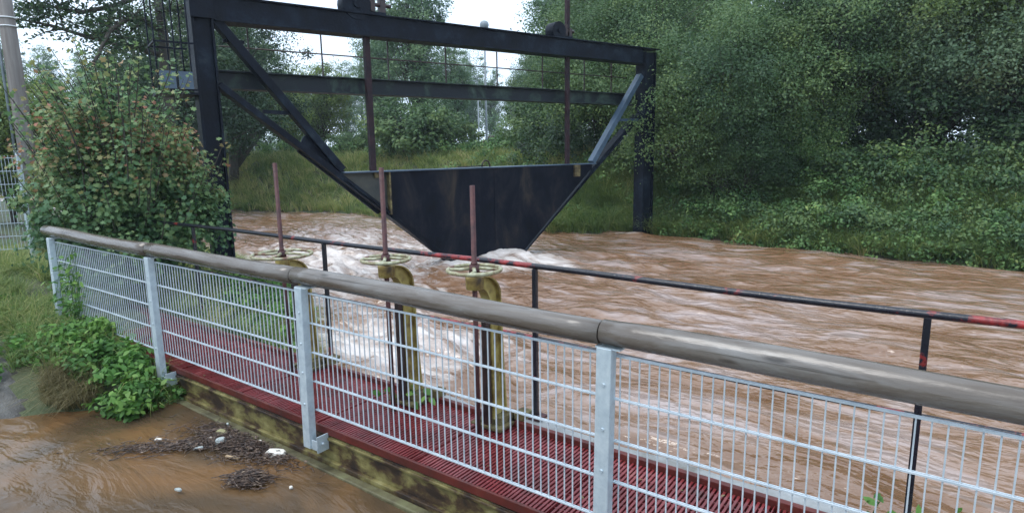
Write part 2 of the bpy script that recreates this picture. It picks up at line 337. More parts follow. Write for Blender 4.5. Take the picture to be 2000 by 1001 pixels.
n3 = wnoise(2.6, 2, (.5, 1.2, 1), .8, .05); n4 = wnoise(8, 3, (.6, 1.1, 1), .3)
ad = N(n, 'Math'); ad.operation = 'MULTIPLY_ADD'; ad.inputs[1].default_value = .5; n.links.new(n4, ad.inputs[0]); n.links.new(n3, ad.inputs[2])
bp = N(n, 'Bump'); bp.inputs['Strength'].default_value = .65; bp.inputs['Distance'].default_value = .15
n.links.new(ad.outputs[0], bp.inputs['Height']); n.links.new(bp.outputs['Normal'], b.inputs['Normal'])
WZ = -.36
xs = np.concatenate([-60 + np.linspace(0, 40, 160)[:-1], np.linspace(-20, -8, 260)[:-1], np.linspace(-8, 3, 300), np.linspace(3.1, 40, 60)])
ys = 3.36 + (np.geomspace(1, 4.2, 330)-1)*4.2
Xg, Yg = np.meshgrid(xs, ys, indexing='ij')
rg = 1 - np.abs(2*fbm(Xg*.55, Yg*1.3, 4, 2)-1)
z = (fbm(Xg*.33, Yg*.8, 4, 1)-.5)*.20 + rg*.05 + (fbm(Xg*1.5+Yg*.5, Yg*3.2, 3, 12)-.5)*.13*sm(fbm(Xg*.4, Yg*.6, 2, 20), .25, .7) + (fbm(Xg*.7, Yg*1.5, 2, 15)-.5)*.10
def blob(x, y, rx, ry): return np.exp(-((Xg-x)/rx)**2-((Yg-y)/ry)**2)
turb = blob(-5.0, 4.7, 1.9, 1.1)*.9 + blob(-10.5, 8.2, 3.2, 2.2)*1.0 + blob(-7.4, 9.3, 1.1, .6)*.9 + blob(-7.3, 6.7, 2.0, .9)*.6 + blob(-13.5, 11.0, 4, 1.3)*.5 + blob(-4.4, 7.0, 1.6, .4)*.25
z += turb*((fbm(Xg*1.7, Yg*2.6, 4, 8)-.5)*.42 + .02 + (fbm(Xg*5, Yg*7, 3, 18)-.5)*.14)
z += (blob(-7.45, 10.25, .9, .45)*.22 + blob(-6.3, 10.6, 1.3, .3)*.10)*(.5+fbm(Xg*2.5, Yg*4, 4, 3))
foot = blob(-6.75, 14.5, .6, .25)*.9 + blob(-9.3, 5.6, .8, .4)*.5 + np.exp(-((Yg-3.72)/.16)**2)*.45*sm(-Xg, -3, 0)
z += blob(-6.75, 14.45, .5, .2)*.07
turb2 = foot + turb + blob(-7.0, 10.3, 1.5, .6)*.9
foam = np.minimum(turb2*.62, .62)*(.55+.9*fbm(Xg*1.6, Yg*2.4, 4, 31)) + .14*sm(fbm(Xg*.35, Yg*1.1, 4, 4), .42, .75)
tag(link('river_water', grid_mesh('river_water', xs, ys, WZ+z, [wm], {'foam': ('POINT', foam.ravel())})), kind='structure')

pm, n, b = M_('flood_water')
t = N(n, 'TexCoord')
n1 = wnoise(.9, 6, (.8, .8, 1), 1.0)
n.links.new(ramp(n, [(.3, (.05, .036, .022)), (.45, (.09, .058, .032)), (.55, (.13, .076, .036)), (.7, (.19, .10, .042))], n1), b.inputs['Base Color'])
b.inputs['Roughness'].default_value = .09; b.inputs['IOR'].default_value = 1.33
n3 = wnoise(2.2, 5, (.5, 1.5, 1), 1.0, -.55); n4 = wnoise(9, 4, (.6, 1.3, 1), .6, -.5)
ad = N(n, 'Math'); ad.operation = 'MULTIPLY_ADD'; ad.inputs[1].default_value = .22; n.links.new(n4, ad.inputs[0]); n.links.new(n3, ad.inputs[2])
bp = N(n, 'Bump'); bp.inputs['Strength'].default_value = .7; bp.inputs['Distance'].default_value = .06
n.links.new(ad.outputs[0], bp.inputs['Height']); n.links.new(bp.outputs['Normal'], b.inputs['Normal'])
xs = np.linspace(-10, 40, 500); ys = np.linspace(-2, 2.60, 120)
Xg, Yg = np.meshgrid(xs, ys, indexing='ij')
z = (fbm(Xg*.9+Yg*.6, Yg*1.8-Xg*.5, 4, 6)-.5)*.05
tag(link('flood_pool_water', grid_mesh('flood_pool_water', xs, ys, -.275+z, [pm])), kind='structure')

# ------------------------------------------------------------------ walkway
X0, X1 = -8.7, 3.2
ND, FD = 2.54, 3.36
wk = empty('steel_walkway', (X0, ND, -.25), label='long red steel grating footbridge deck on a flaking yellow beam beside the river', cat='walkway')
def wl(name, mb, mat, **k): return mb.build(name, MAT[mat], wk, (-X0, -ND, .25), **k)
m = MB()
nb = int((X1-X0)/.027)
for i in range(nb):
    x = X0 + .03 + i*.027
    if i % 37 == 0: m.box((x+.004, ND+.014, -.04), (x+.010, FD-.045, .003)); continue
    m.box((x, ND+.014, -.035), (x+.0145, FD-.045, random.uniform(-.004, 0)))
for k in range(9):
    y = ND+.1 + k*(FD-ND-.2)/8
    m.box((X0+.01, y-.004, -.030), (X1, y+.004, -.008))
wl('grating', m, 'red')
m = MB(); m.box((X0, ND-.008, -.050), (X1, ND+.012, .006)); m.box((X0, FD-.04, -.06), (X1, FD+.0, .035))
wl('edge_frame', m, 'redframe', bevel=.004)
m = MB(); m.box((X0, ND+.0, -.30), (X1, ND+.06, -.062)); m.box((X0, ND-.02, -.085), (X1, ND+.0, -.066)); m.box((X0, ND-.03, -.30), (X1, ND-.001, -.235))
wl('side_beam', m, 'beam', bevel=.004)
m = MB(); m.box((X0, FD-.12, -.32), (X1, FD-.04, -.064))
wl('far_beam', m, 'darkiron')
m = MB(); m.box((X0+.0, 2.68, -.9), (X1, 2.72, -.10))
wl('inner_plate', m, 'darkiron')
# concrete ledge on the river side
m = MB(); seg = 24
pts = np.linspace(-5.4, X1, 60)
top = [(x, -.075+.015*math.sin(x*5)) for x in pts]
V = []; 
for i, x in enumerate(pts):
    yo = 3.66 + .05*(vn(np.array(x*2.5), np.array(.5)) - .5) + .02*math.sin(i)
    z = -.07 + .03*(float(vn(np.array(x*3.), np.array(3.)))-.5) - .05*float(sm(-x, 2.6, 4.2))
    V += [(x, FD+.004, z), (x, float(yo), z-.03), (x, float(yo)+.05, -.9), (x, FD+.004, -.9)]
f = []
for i in range(len(pts)-1):
    for k in range(3): f.append((i*4+k, i*4+k+1, i*4+5+k, i*4+4+k))
m.add(V, f)
o = m.build('concrete_ledge', MAT['concrete']); tag(o, 'narrow wet grey concrete ledge between the red deck and the river', 'ledge')
m = MB(); m.box((X0, 2.44, -.9), (X1, 2.508, -.262)); o = m.build('mossy_sill', MAT['mossconcrete'], bevel=.01)
tag(o, 'mossy low sill at the waterline under the yellow walkway beam', 'sill')

# ------------------------------------------------------------------ near railing
RY = 2.50
PX = [-8.25, -5.86, -3.61, -1.27, 1.15]
rl = empty('mesh_railing', (PX[0], RY, -.2), label='galvanised wire mesh railing topped by a thick round wooden handrail along the red walkway', cat='railing')
off = (-PX[0], -RY, .2)
for i, x in enumerate(PX):
    m = MB(); lean = {0: .02, 1: .035, 2: 0, 3: -.005, 4: 0}[i]
    m.bar((x+lean, RY-.05, -.13), (x, RY-.03, 1.035), .078, .058, up=(0, 1, 0))
    p = m.build('post', MAT['galv'], rl, off, bevel=.004)
    m = MB(); m.box((x-.052, RY-.046, 1.028), (x+.075, RY+.052, 1.036)); m.build('saddle_plate', MAT['galv'], p)
    m = MB(); m.box((x+lean+.032, RY-.062, -.135), (x+lean+.105, RY-.03, -.128)); m.box((x+lean+.098, RY-.065, -.15), (x+lean+.106, RY+.03, -.03)); m.box((x+lean+.032, RY-.066, -.13), (x+lean+.104, RY-.060, -.06))
    m.tube([(x+lean+.106, RY-.02, -.09), (x+lean+.122, RY-.02, -.09)], .012, 6)
    m.build('bracket', MAT['galv'], p)
    if 0:
        pass
    for zz in (.2, .43, .64, .86): MB().tube([(x+lean*(1-zz)+.004, RY-.085+.02*zz, zz), (x+lean*(1-zz)+.004, RY-.040, zz)], .008, 6).build('bolt', MAT['galv'], p)
# handrail logs
JX = [-8.48, -5.86, -3.72, -1.30, 1.12, 3.5]
for i in range(5):
    a, bb = JX[i]+.004, JX[i+1]-.004
    pts = []; rr = []
    K = 14
    for k in range(K+1):
        x = a+(bb-a)*k/K
        pts.append((x, RY+.010*math.sin(x*1.3), 1.098+.006*math.sin(x*2.1+i))); rr.append(.0615*(1+.03*math.sin(x*3+i)) * (.965 if k in (0, K) else 1))
    m = MB(); m.tube(pts, rr, 28, wob=.006)
    m.build('handrail_log', MAT['log'], rl, off)
# mesh panels
for i in range(4):
    a, bb = PX[i]+.05, PX[i+1]-.045
    m = MB(); zt, zb = .990, .142
    nv = int(round((bb-a)/.0485))
    for k in range(nv+1):
        x = a+.008+(bb-a-.016)*k/nv
        m.bar((x, RY, zb-.004), (x, RY, zt+.004), .0058, .0058)
    for k in range(5):
        zz = zt-(zt-zb)*k/4
        for yy in (-.006, .006):
            m.bar((a-.02, RY+yy, zz), (bb+.02, RY+yy, zz), .0070, .0072)
    m.build('mesh_panel', MAT['wire'], rl, off)

# ------------------------------------------------------------------ far railing (black tube)
QY = 3.70; QX = [-7.5, -4.98, -2.50, -.08, 2.4]
fr = empty('tube_railing', (QX[0], QY, -.1), label='thin black tube railing with red chipped paint on the river edge of the walkway', cat='railing')
off = (-QX[0], -QY, .1)
def rail(z, r, name):
    pts = [(x, QY+.006*math.sin(x*2.3), z+.006*math.sin(x*1.7)) for x in np.linspace(-8.6, 3.4, 50)]
    MB().tube(pts, r, 14).build(name, MAT['wornrail'], fr, off)
rail(1.085, .021, 'top_rail'); rail(.535, .016, 'middle_rail')
for x in QX:
    m = MB(); m.bar((x, QY, -.13), (x, QY, 1.07), .034, .034, up=(0, 1, 0))
    p = m.build('post', MAT['blackpaint'], fr, off, bevel=.003)
    m = MB(); m.box((x-.07, QY-.06, -.095), (x+.07, QY+.06, -.078)); 
    for sx in (-.045, .045): m.tube([(x+sx, QY-.03, -.08), (x+sx, QY-.03, -.055)], .011, 6)
    m.build('base_plate', MAT['rust'], p)

# ------------------------------------------------------------------ sluice valves with handwheels
def valve(x, y, zw, rad, ztop, label, bx=0):
    t = empty('sluice_valve', (x, y, 0), label=label, cat='valve', group='sluice valves along the walkway')
    m = MB(); m.tube([(0, 0, -.35), (0, 0, ztop-.0)], .0175, 10)
    m.build('stem', MAT['rust'], t)
    # hand wheel
    pts = [(rad*math.cos(a), rad*math.sin(a), zw) for a in np.linspace(0, 2*math.pi, 41)[:-1]]
    m = MB(); m.tube(pts, .013, 10, closed=True)
    for k in range(4):
        a = math.pi/2*k+.5; c, s_ = math.cos(a), math.sin(a)
        m.tube([(0.02*c, .02*s_, zw+.012), (rad*.5*c-.02*s_, rad*.5*s_+.02*c, zw+.004), (rad*c, rad*s_, zw)], [.014, .011, .010], 8)
    w = m.build('handwheel', MAT['wheel'], t)
    m = MB(); m.tube([(0, 0, zw-.03), (0, 0, zw+.035)], [.036, .033], 12); m.tube([(0, 0, zw+.035), (0, 0, zw+.05)], [.024, .022], 6)
    m.build('hub_nut', MAT['rust'], w)
    # cast C frame: flanged web arching from the bearing to a leg on the river side
    yl = .20
    m = MB()
    zt = zw-.045
    m.tube([(0, 0, zt-.085), (0, 0, zt)], [.058, .062], 16)
    outer = []; inner = []
    for k in range(9):
        a = math.pi/2*k/8
        outer.append((.03+(yl+.02-.03)*math.sin(a), zt-.01-.16*(1-math.cos(a))))
        inner.append((.03+(yl-.075-.03)*math.sin(a), zt-.085-.13*(1-math.cos(a))))
    poly = outer + [(yl+.045, .40), (yl+.07, .09)] + [(yl-.06, .09), (yl-.065, .40)] + inner[::-1]
    # web
    V = []; 
    def strip(side, hw):
        n0 = len(m.v)
        return
    n_ = len(poly)
    V = [(-.012, p[0], p[1]) for p in poly] + [(.012, p[0], p[1]) for p in poly]
    no = len(outer)+2
    F = []
    for i in range(no-1):
        j = n_-1-i
        F += [(i, i+1, j-1, j), (i+n_, j+n_, j-1+n_, i+1+n_)]
    m.add(V, F)
    # flange following the outer curve, and the inner one
    op = outer + [(yl+.045, .40), (yl+.07, .09)]
    for path, th in ((op, .016), ([(p[0]-.012, p[1]-.002) for p in (inner + [(yl-.065, .40), (yl-.06, .09)])], .012)):
        V = []
        for (py, pz) in path: V += [(-.040, py, pz), (.040, py, pz), (.040, py+th, pz+th*.3), (-.040, py+th, pz+th*.3)]
        F = []
        for i in range(len(path)-1):
            for k in range(4): F.append((i*4+k, i*4+(k+1) % 4, i*4+4+(k+1) % 4, i*4+4+k))
        F += [(0, 1, 2, 3), tuple(4*(len(path)-1)+k for k in (3, 2, 1, 0))]
        m.add(V, F, False)
    m.build('cast_frame', MAT['valve'], t, bevel=.002)
    m = MB(); m.box((-.010, yl-.13, .06), (.03, yl-.085, zw-.25)); m.build('guide_bar', MAT['darkiron'], t)
    m = MB(); m.box((-.11, yl-.10, .012), (.11, yl+.17, .035)); m.box((-.075, yl-.04, .035), (.075, yl+.12, .088)); m.prism([(-.05, .05), (.05, .05), (.05, .09), (-.05, .16)], yl+.07, yl+.10)
    m.box((-.13, yl-.13, .036), (-.08, yl-.02, .05)); m.box((.09, yl+.10, .036), (.17, yl+.20, .10), jit=.01)
    for sx in (-.09, .09): m.tube([(sx, yl+.13, .03), (sx, yl+.13, .065)], .014, 6)
    m.build('base_plate', MAT['yrust'], t, bevel=.003)
    return t
valve(-4.66, 3.03, 1.085, .245, 1.86, 'sluice valve at the left end of the row, largest pale handwheel and tallest rusty spindle')
valve(-3.34, 3.01, 1.17, .172, 1.83, 'sluice valve with pale green handwheel in the middle of the row of three')
valve(-2.54, 3.05, 1.17, .175, 1.72, 'sluice valve with pale handwheel nearest the black railing post, at the right of the row')

# ------------------------------------------------------------------ gantry and gate leaf
LG = (-9.66, 5.0); TH = math.atan2(.954, .30)
gt = empty('steel_gantry', (LG[0], LG[1], -1.0), TH, label='tall black steel gantry frame with two columns spanning the brown river', cat='gantry')
def ga(name, mb, mat, parent=None, **k):
    if parent: return mb.build(name, MAT[mat], parent, (0, 0, 0), **k)
    return mb.build(name, MAT[mat], gt, (0, 0, 1.0), **k)
for s0, s1, zt in ((.03, .34, 4.30), (10.03, 10.42, 4.22)):
    m = MB(); m.box((s0+.035, -.10, -1), (s1-.035, .10, zt))
    m.box((s0, -.16, -1), (s0+.035, .16, zt)); m.box((s1-.035, -.16, -1), (s1, .16, zt))
    ga('column', m, 'blacksteel', bevel=.004)
m = MB()
m.box((.35, -.14, 3.95), (9.97, -.115, 4.28)); m.box((.0, -.20, 4.281), (10.5, .16, 4.305)); m.box((.35, -.20, 3.925), (9.97, .16, 3.949)); m.box((.35, .10, 3.95), (9.97, .125, 4.28))
m.box((.02, -.195, 3.95), (.34, -.165, 4.28))
ga('top_beam', m, 'blacksteel', bevel=.003)
m = MB(); m.box((.35, .22, 2.98), (9.97, .25, 3.22)); m.box((.35, .12, 3.221), (9.97, .40, 3.24)); m.box((.35, .12, 2.955), (9.97, .40, 2.979))
ga('middle_beam', m, 'mossysteel', bevel=.003)
# handrail on the service walk behind
m = MB(); m.tube([(.5, .38, 3.64), (9.95, .38, 3.64)], .013, 6)
for s in (.95, 2.18, 3.45, 4.71, 5.97, 7.22, 8.5, 9.4): m.bar((s, .38, 3.19), (s, .38, 3.98), .022, .022)
ga('service_handrail', m, 'darkiron')
# corner struts, guide frames, links
m = MB(); m.bar((.36, -.05, 3.98), (2.24, -.05, 1.62), .13, .20, up=(0, 1, 0)); m.bar((.47, -.05, 3.66), (.78, -.05, 3.66), .05, .05); m.bar((.98, -.05, 2.60), (1.48, -.05, 2.58), .06, .06)
m.prism([(1.62, 2.20), (1.80, 2.28), (2.28, 1.62), (3.05, .86), (2.9, .78), (1.9, 1.62), (1.5, 1.95)], -.03, .03)
ga('corner_strut', m, 'blacksteel', bevel=.003)
m = MB(); m.bar((9.96, -.05, 3.66), (8.34, -.05, 1.60), .12, .16, up=(0, 1, 0)); m.bar((9.97, -.05, 2.60), (9.1, -.05, 2.58), .06, .06)
ga('corner_strut', m, 'bluesteel', bevel=.003)
for a, bb, yy in (((.34, 2.99), (4.66, -.48), -.08), ((9.98, 2.72), (6.00, -.50), .04)):
    m = MB(); m.bar((a[0], yy, a[1]), (bb[0], yy, bb[1]), .09, .22, up=(0, 1, 0)); m.bar((a[0], yy, a[1]-.06), (bb[0], yy, bb[1]-.06), .02, .26, up=(0, 1, 0))
    ga('guide_frame', m, 'blacksteel', bevel=.003)
# hoist gears on the top beam
for s, k in ((2.66, 1.35), (7.26, 1.0)):
    m = MB(); m.tube([(s, -.16, 4.44), (s, .10, 4.44)], .19*k, 26); m.tube([(s, -.19, 4.44), (s, -.161, 4.44)], .05*k, 12)
    m.box((s+.12, -.12, 4.307), (s+.42*k, .08, 4.36)); m.box((s-.14, -.14, 4.306), (s+.119, .12, 4.34))
    h = ga('hoist_gear', m, 'blacksteel', bevel=.004)
    m = MB(); m.box((s+.2*k, -.13, 4.361), (s+.26*k, .06, 4.36+.24*k)); m.box((s+.34*k, -.10, 4.361), (s+.42*k, .02, 4.36+.17*k))
    m.tube([(s+.14*k, -.06, 4.42+.05*k), (s+.5*k, -.06, 4.42+.05*k)], .035, 10)
    ga('bracket', m, 'darkiron', h, bevel=.003)
# access cage on the left end
m = MB()
for q in ((-.05, .35), (-.25, .35), (-.50, .35), (-.50, -.25), (-.25, -.25), (-.05, -.25)):
    m.bar((q[0], q[1], 2.86), (q[0], q[1], 5.0), .02, .02)
for z in (2.88, 3.55, 4.3, 5.0):
    m.bar((-.50, .35, z), (0.02, .35, z), .025, .025); m.bar((-.50, -.25, z), (.02, -.25, z), .025, .025); m.bar((-.50, -.25, z), (-.50, .35, z), .025, .025)
m.box((-.52, -.27, 2.81), (.02, .37, 2.845))
cg = ga('access_cage', m, 'blacksteel')
for a_, b_ in ((-.48, -.27), (-.23, -.04)): MB().box((a_, -.272, 2.89), (b_, -.262, 3.14)).build('kick_plate', MAT['bluesteel'], cg)

gl = empty('sluice_gate', (LG[0], LG[1], -.5), TH, label='huge black trapezoid gate leaf hanging in the gantry, its tip in foaming water', cat='sluice gate')
def gb(name, mb, mat, **k): return mb.build(name, MAT[mat], gl, (0, 0, .5), **k)
line = lambda s: 1.36 - .79*(s-2.36)
m = MB(); m.prism([(3.09, 1.56), (8.18, 1.56), (8.20, 1.50), (5.80, -.55), (4.52, -.55), (3.09, .74)], -.24, -.20)
for s in (5.4,): m.box((s, -.252, .0), (s+.04, -.241, 1.55))
gb('front_plate', m, 'leafplate', bevel=.003)
m = MB(); m.prism([(2.24, 1.56), (3.12, 1.56), (3.12, line(3.12)+.0), (2.24, line(2.24)+.0)], -.14, -.08); gb('side_panel', m, 'sideplate')
for a_, b_ in (((3.055, -.262, .78), (3.089, -.145, 1.56)), ((2.80, -.20, 1.46), (2.98, -.145, 1.559)), ((7.6, -.30, 1.30), (7.76, -.241, 1.559))):
    gb('edge_stiffener', MB().box(a_, b_), 'yrust', bevel=.003)
m = MB(); m.box((2.2, -.27, 1.561), (8.3, .05, 1.583)); gb('top_flange', m, 'bluesteel', bevel=.003)
gb('sealing_flange', MB().bar((2.24, -.16, line(2.24)), (4.5, -.16, line(4.5)), .03, .16, up=(0, 1, 0)), 'blacksteel')
gb('sealing_flange', MB().bar((8.26, -.16, 1.46), (5.88, -.16, -.55), .03, .14, up=(0, 1, 0)), 'blacksteel')
for s, w, zt in ((2.85, .10, 4.27), (7.60, .085, 6.6)):
    m = MB(); m.bar((s, -.03, 1.40), (s, -.03, zt), w, w, up=(0, 1, 0))
    gb('lifting_rod', m, 'darkrust', bevel=.004)
m = MB(); m.tube([(5.28+.10*math.cos(a), -.14, 1.585+.13*math.sin(a)) for a in np.linspace(0, math.pi, 12)], .016, 8); m.tube([(4.6, -.14, 1.60), (5.25, -.14, 1.61)], .012, 6)
gb('lifting_ring', m, 'darkiron')

# ------------------------------------------------------------------ foliage
DIA = [(0, -.5), (.26, -.12), (.20, .2), (0, .5), (-.20, .2), (-.26, -.12)]
QUAD = [(0, -.5), (.27, 0), (0, .5), (-.27, 0)]
MAPLE = [(0, -.5), (.18, -.28), (.48, -.30), (.34, -.02), (.50, .24), (.20, .20), (0, .55), (-.20, .20), (-.50, .24), (-.34, -.02), (-.48, -.30), (-.18, -.28)]
def leaves(P, Nm, size, tmpl, rng, roll=None):
    n_ = len(P); Nm = Nm/np.maximum(np.linalg.norm(Nm, axis=1, keepdims=True), 1e-6)
    r = rng.normal(size=(n_, 3)) if roll is None else roll
    U = np.cross(Nm, r); U /= np.maximum(np.linalg.norm(U, axis=1, keepdims=True), 1e-6)
    Vv = np.cross(Nm, U); T = np.array(tmpl); k = len(T)
    co = P[:, None, :] + size[:, None, None]*(U[:, None, :]*T[None, :, 0, None] + Vv[:, None, :]*T[None, :, 1, None])
    # slight fold
    co += (Nm[:, None, :]*(np.abs(T[:, 0])*.35)[None, :, None])*size[:, None, None]
    return co.reshape(-1, 3), np.full(n_, k), np.arange(n_*k)

def crown(name, seed, ells, ncl, per, cr, ls, mat, tmpl=QUAD, tipred=0, holes=.0, clip=None, droop=0, spill=.2):
    """ells: list of (cx,cy,cz,rx,ry,rz,weight). returns mesh and clump centres"""
    rng = np.random.default_rng(seed)
    wts = np.array([e[6] for e in ells]); wts = wts/wts.sum()
    P = []; Nn = []; Ti = []; cc = []
    for c in range(ncl):
        e = ells[rng.choice(len(ells), p=wts)]
        d = rng.normal(size=3); d /= np.linalg.norm(d)
        rad = rng.random()**.42
        lump = 1 + .22*math.sin(3.1*d[0]+seed) * math.cos(2.7*d[2]+seed*1.7) + .12*math.sin(7*d[1]+seed*.3)
        p = np.array(e[:3]) + d*np.array(e[3:6])*rad*lump
        if p[2] < .1: continue
        cc.append(p)
        k = int(per*rng.uniform(.5, 1.4)); r = cr*rng.uniform(.45, 1.5)
        q = rng.normal(size=(k, 3)); q /= np.linalg.norm(q, axis=1, keepdims=True)
        q *= (rng.random((k, 1))**.5)*r*np.array([1, 1, .62])
        q += rng.normal(size=(k, 3))*r*spill
        if droop: q[:, 2] -= droop*(q[:, 0]**2+q[:, 1]**2)/r
        P.append(p+q)
        Nn.append(q/r*.9 + d*.35 + np.array([0, 0, .75]) + rng.normal(size=(k, 3))*.55)
        ct = np.clip(.45 + .5*(float(vn(np.array(p[0]*.9+p[2]*.5), np.array(p[1]*.9+p[2]*.6), seed))-.5)*1.6 + rng.normal()*.14, .03, .95)
        tt = ct + rng.normal(size=k)*.10
        if tipred:
            zz = (p+q)[:, 2]; tt = tt*.72 + .09 + tipred*np.clip((zz-1.0)/1.3, 0, 1)*np.clip(rng.normal(size=k)*.45+.5, 0, 1)
        Ti.append(tt)
    P = np.concatenate(P); Nn = np.concatenate(Nn); Ti = np.clip(np.concatenate(Ti), 0, 1)
    ok = P[:, 2] > .02; P, Nn, Ti = P[ok], Nn[ok], Ti[ok]
    sz = ls*rng.uniform(.6, 1.35, len(P))
    V, s_, i_ = leaves(P, Nn, sz, tmpl, rng)
    return raw_mesh(name, V, s_, i_, [mat], False, {'tint': ('FACE', Ti)}), cc

def limbs(cc, base, H, r0, nl, seed, stems=1, lean=0):
    rnd = random.Random(seed); m = MB()
    for s_ in range(stems):
        bx, by = (rnd.uniform(-.35, .35), rnd.uniform(-.35, .35)) if stems > 1 else (0, 0)
        tx, ty = bx*3+rnd.uniform(-.4, .4)+lean, by*3+rnd.uniform(-.4, .4)
        K = 9; pts = []; rr = []
        for k in range(K+1):
            t = k/K; pts.append((bx+(tx-bx)*t+.12*math.sin(t*5+s_), by+(ty-by)*t+.1*math.cos(t*4+s_), -.3+(H+.3)*t)); rr.append(r0*(1-.86*t)*(1.35 if k == 0 else 1)/stems**.5)
        m.tube(pts, rr, 8, wob=.05)
        sel = [cc[rnd.randrange(len(cc))] for _ in range(nl//stems)]
        for c in sel:
            k = min(K-1, max(1, int(K*min(.9, max(.1, (c[2]-H*.18)/H*.85)))))
            a = Vector(pts[k]); e = Vector(c); md = a.lerp(e, .5)+Vector((0, 0, .12*(e-a).length))
            L_ = max(rr[k]*.55, .012)
            m.tube([a, a.lerp(md, .6)+Vector((rnd.uniform(-.08, .08), rnd.uniform(-.08, .08), .03)), md, e], [L_, L_*.75, L_*.55, L_*.15], 5)
    return m

def make_tree(name, seed, ells, ncl, per, cr, ls, mat, H, r0, nl, stems=1, **k):
    root = empty(name, (0, 0, 0))
    me, cc = crown('crown', seed, ells, ncl, per, cr, ls, MAT[mat], **k)
    link('crown', me, root)
    limbs(cc, 0, H, r0, nl, seed, stems).build('trunk', MAT['bark'], root)
    return root

def at(u, depth):
    v = 315-(u+668)*.01516
    r = R3 @ np.array([(u-1000)/1200, -(v-500.5)/1200, -1.]); return float(r[0]*depth), float(r[1]*depth)
used = {}
def place(proto, u, depth, sc=1, rot=0, z=None, label=None, cat='tree', group=None, sz=None, mat=None):
    x, y = at(u, depth)
    o = proto if proto.name not in used else copy_tree(proto)
    used[proto.name] = 1
    if z is None: z = float(hgt(x, y))-.05
    o.location = (x, y, z); o.rotation_euler = (0, 0, rot); o.scale = (sc, sc, sz or sc)
    for ch in o.children:
        if mat and ch.name.startswith('crown'): ch.material_slots[0].link = 'OBJECT'; ch.material_slots[0].material = MAT[mat]
    tag(o, label, cat, group); return o

# prototypes
T_round = make_tree('broadleaf_tree', 21, [(0, 0, 5.6, 2.9, 2.9, 2.7, 3), (1.2, .6, 3.6, 2.2, 2.2, 1.3, 1), (-1.3, -.5, 4.0, 2.0, 2.0, 1.4, 1)], 220, 210, .78, .11, 'lf_tree', 7.6, .20, 60)
T_willow = make_tree('willow_tree', 5, [(0, 0, 3.7, 2.5, 2.4, 2.2, 3), (1.3, .4, 2.2, 1.7, 1.7, 1.2, 1), (-1.4, -.3, 2.3, 1.6, 1.6, 1.2, 1)], 230, 340, .60, .075, 'lf_willow', 5.0, .13, 70, stems=3, droop=.35)
T_dark = make_tree('dark_tree', 9, [(0, 0, 6.2, 3.2, 3.2, 2.8, 3), (1.6, 0, 3.8, 2.2, 2.2, 1.2, 1), (-1.5, .8, 4.2, 2.2, 2.2, 1.2, 1)], 230, 170, .82, .13, 'lf_dark', 8.4, .24, 60)
T_tall = make_tree('tall_tree', 14, [(0, 0, 8.0, 1.9, 1.9, 4.2, 3), (.5, .4, 4.3, 1.7, 1.7, 1.7, 1)], 240, 120, .62, .15, 'lf_far', 11.5, .20, 60)
T_yellow = make_tree('young_tree', 31, [(0, 0, 3.0, 1.7, 1.7, 2.0, 1)], 150, 130, .5, .12, 'lf_yellow', 4.5, .09, 40)
T_bright = make_tree('bright_shrub', 45, [(0, 0, 1.0, 1.5, 1.4, 1.1, 1)], 110, 110, .42, .12, 'lf_bright', 1.7, .04, 30, stems=3)
# (trees placed below)
R_ = 'trees on the far river bank'
B_ = 'distant trees behind the river'
lab_bank = 'dense green tree in the thicket on the far bank right of the gantry'
rows = [
 (T_willow, 1385, 16.4, .92, .4, None, 'grey green many stemmed tree leaning over the right gantry column'),
 (T_willow, 1470, 16.9, .84, 2.2, None, 'grey green tree in the middle of the far bank thicket right of the gantry'),
 (T_willow, 1620, 16.3, 1.0, 3.9, None, 'bushy grey green tree with a dark hollow under its crown on the far bank'),
 (T_willow, 1790, 16.2, 1.05, 5.2, None, 'pale grey green tree overhanging the bank near the right edge'),
 (T_yellow, 2000, 14.8, 1.25, 1.0, None, 'yellow green tree at the right edge of the picture'),
]
for (p, u, d, sc, r, z, l), mt_ in zip(rows, ('lf_tree', 'lf_tree', None, 'lf_blue', None)): place(p, u, d, sc, r, z, l, 'tree', R_, mat=mt_)
place(T_willow, 1270, 19.5, 1.0, 4.1, None, 'grey green tree right behind the foot of the right gantry column', 'tree', R_, mat='lf_tree')
place(T_willow, 1180, 20.5, .95, 1.1, None, 'grey green tree seen between the lifting rod and the right gantry column', 'tree', R_, mat='lf_tree')
place(T_willow, 1930, 17.5, 1.1, .2, None, 'tall grey green tree behind the yellow green tree at the right edge', 'tree', R_, mat='lf_olive')
for i, (u, d, sc, r, l) in enumerate([(1260, 24, 1.15, 0, 'tall back row tree directly behind the right gantry column'), (1375, 24, 1.05, 1.5, 'tall back row tree left of the small sky gap'), (1610, 23, .95, 2.8, 'tall back row tree just right of the small sky gap'), (1700, 22, 1.05, 4.2, 'back row tree between the small sky gap and the dark corner trees')]):
    place(T_round, u, d, sc, r, None, l, 'tree', 'back row of trees on the far bank')
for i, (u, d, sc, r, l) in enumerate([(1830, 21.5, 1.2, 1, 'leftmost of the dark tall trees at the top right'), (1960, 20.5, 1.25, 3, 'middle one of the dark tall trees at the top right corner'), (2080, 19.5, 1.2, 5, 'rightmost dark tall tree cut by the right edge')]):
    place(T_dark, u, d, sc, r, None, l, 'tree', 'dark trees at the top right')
for i, (u, d, sc, r, l) in enumerate([(1440, 16.0, .55, .3, 'low grey green shrub at the foot of the trees right of the gantry column'), (1540, 16.2, .5, 2, 'low shrub in the dark hollow under the far bank trees')]):
    place(T_willow, u, d, sc, r, None, l, 'shrub', 'low shrubs at the foot of the far bank trees', mat=('lf_tree', 'lf_under', 'lf_willow', 'lf_olive')[i])
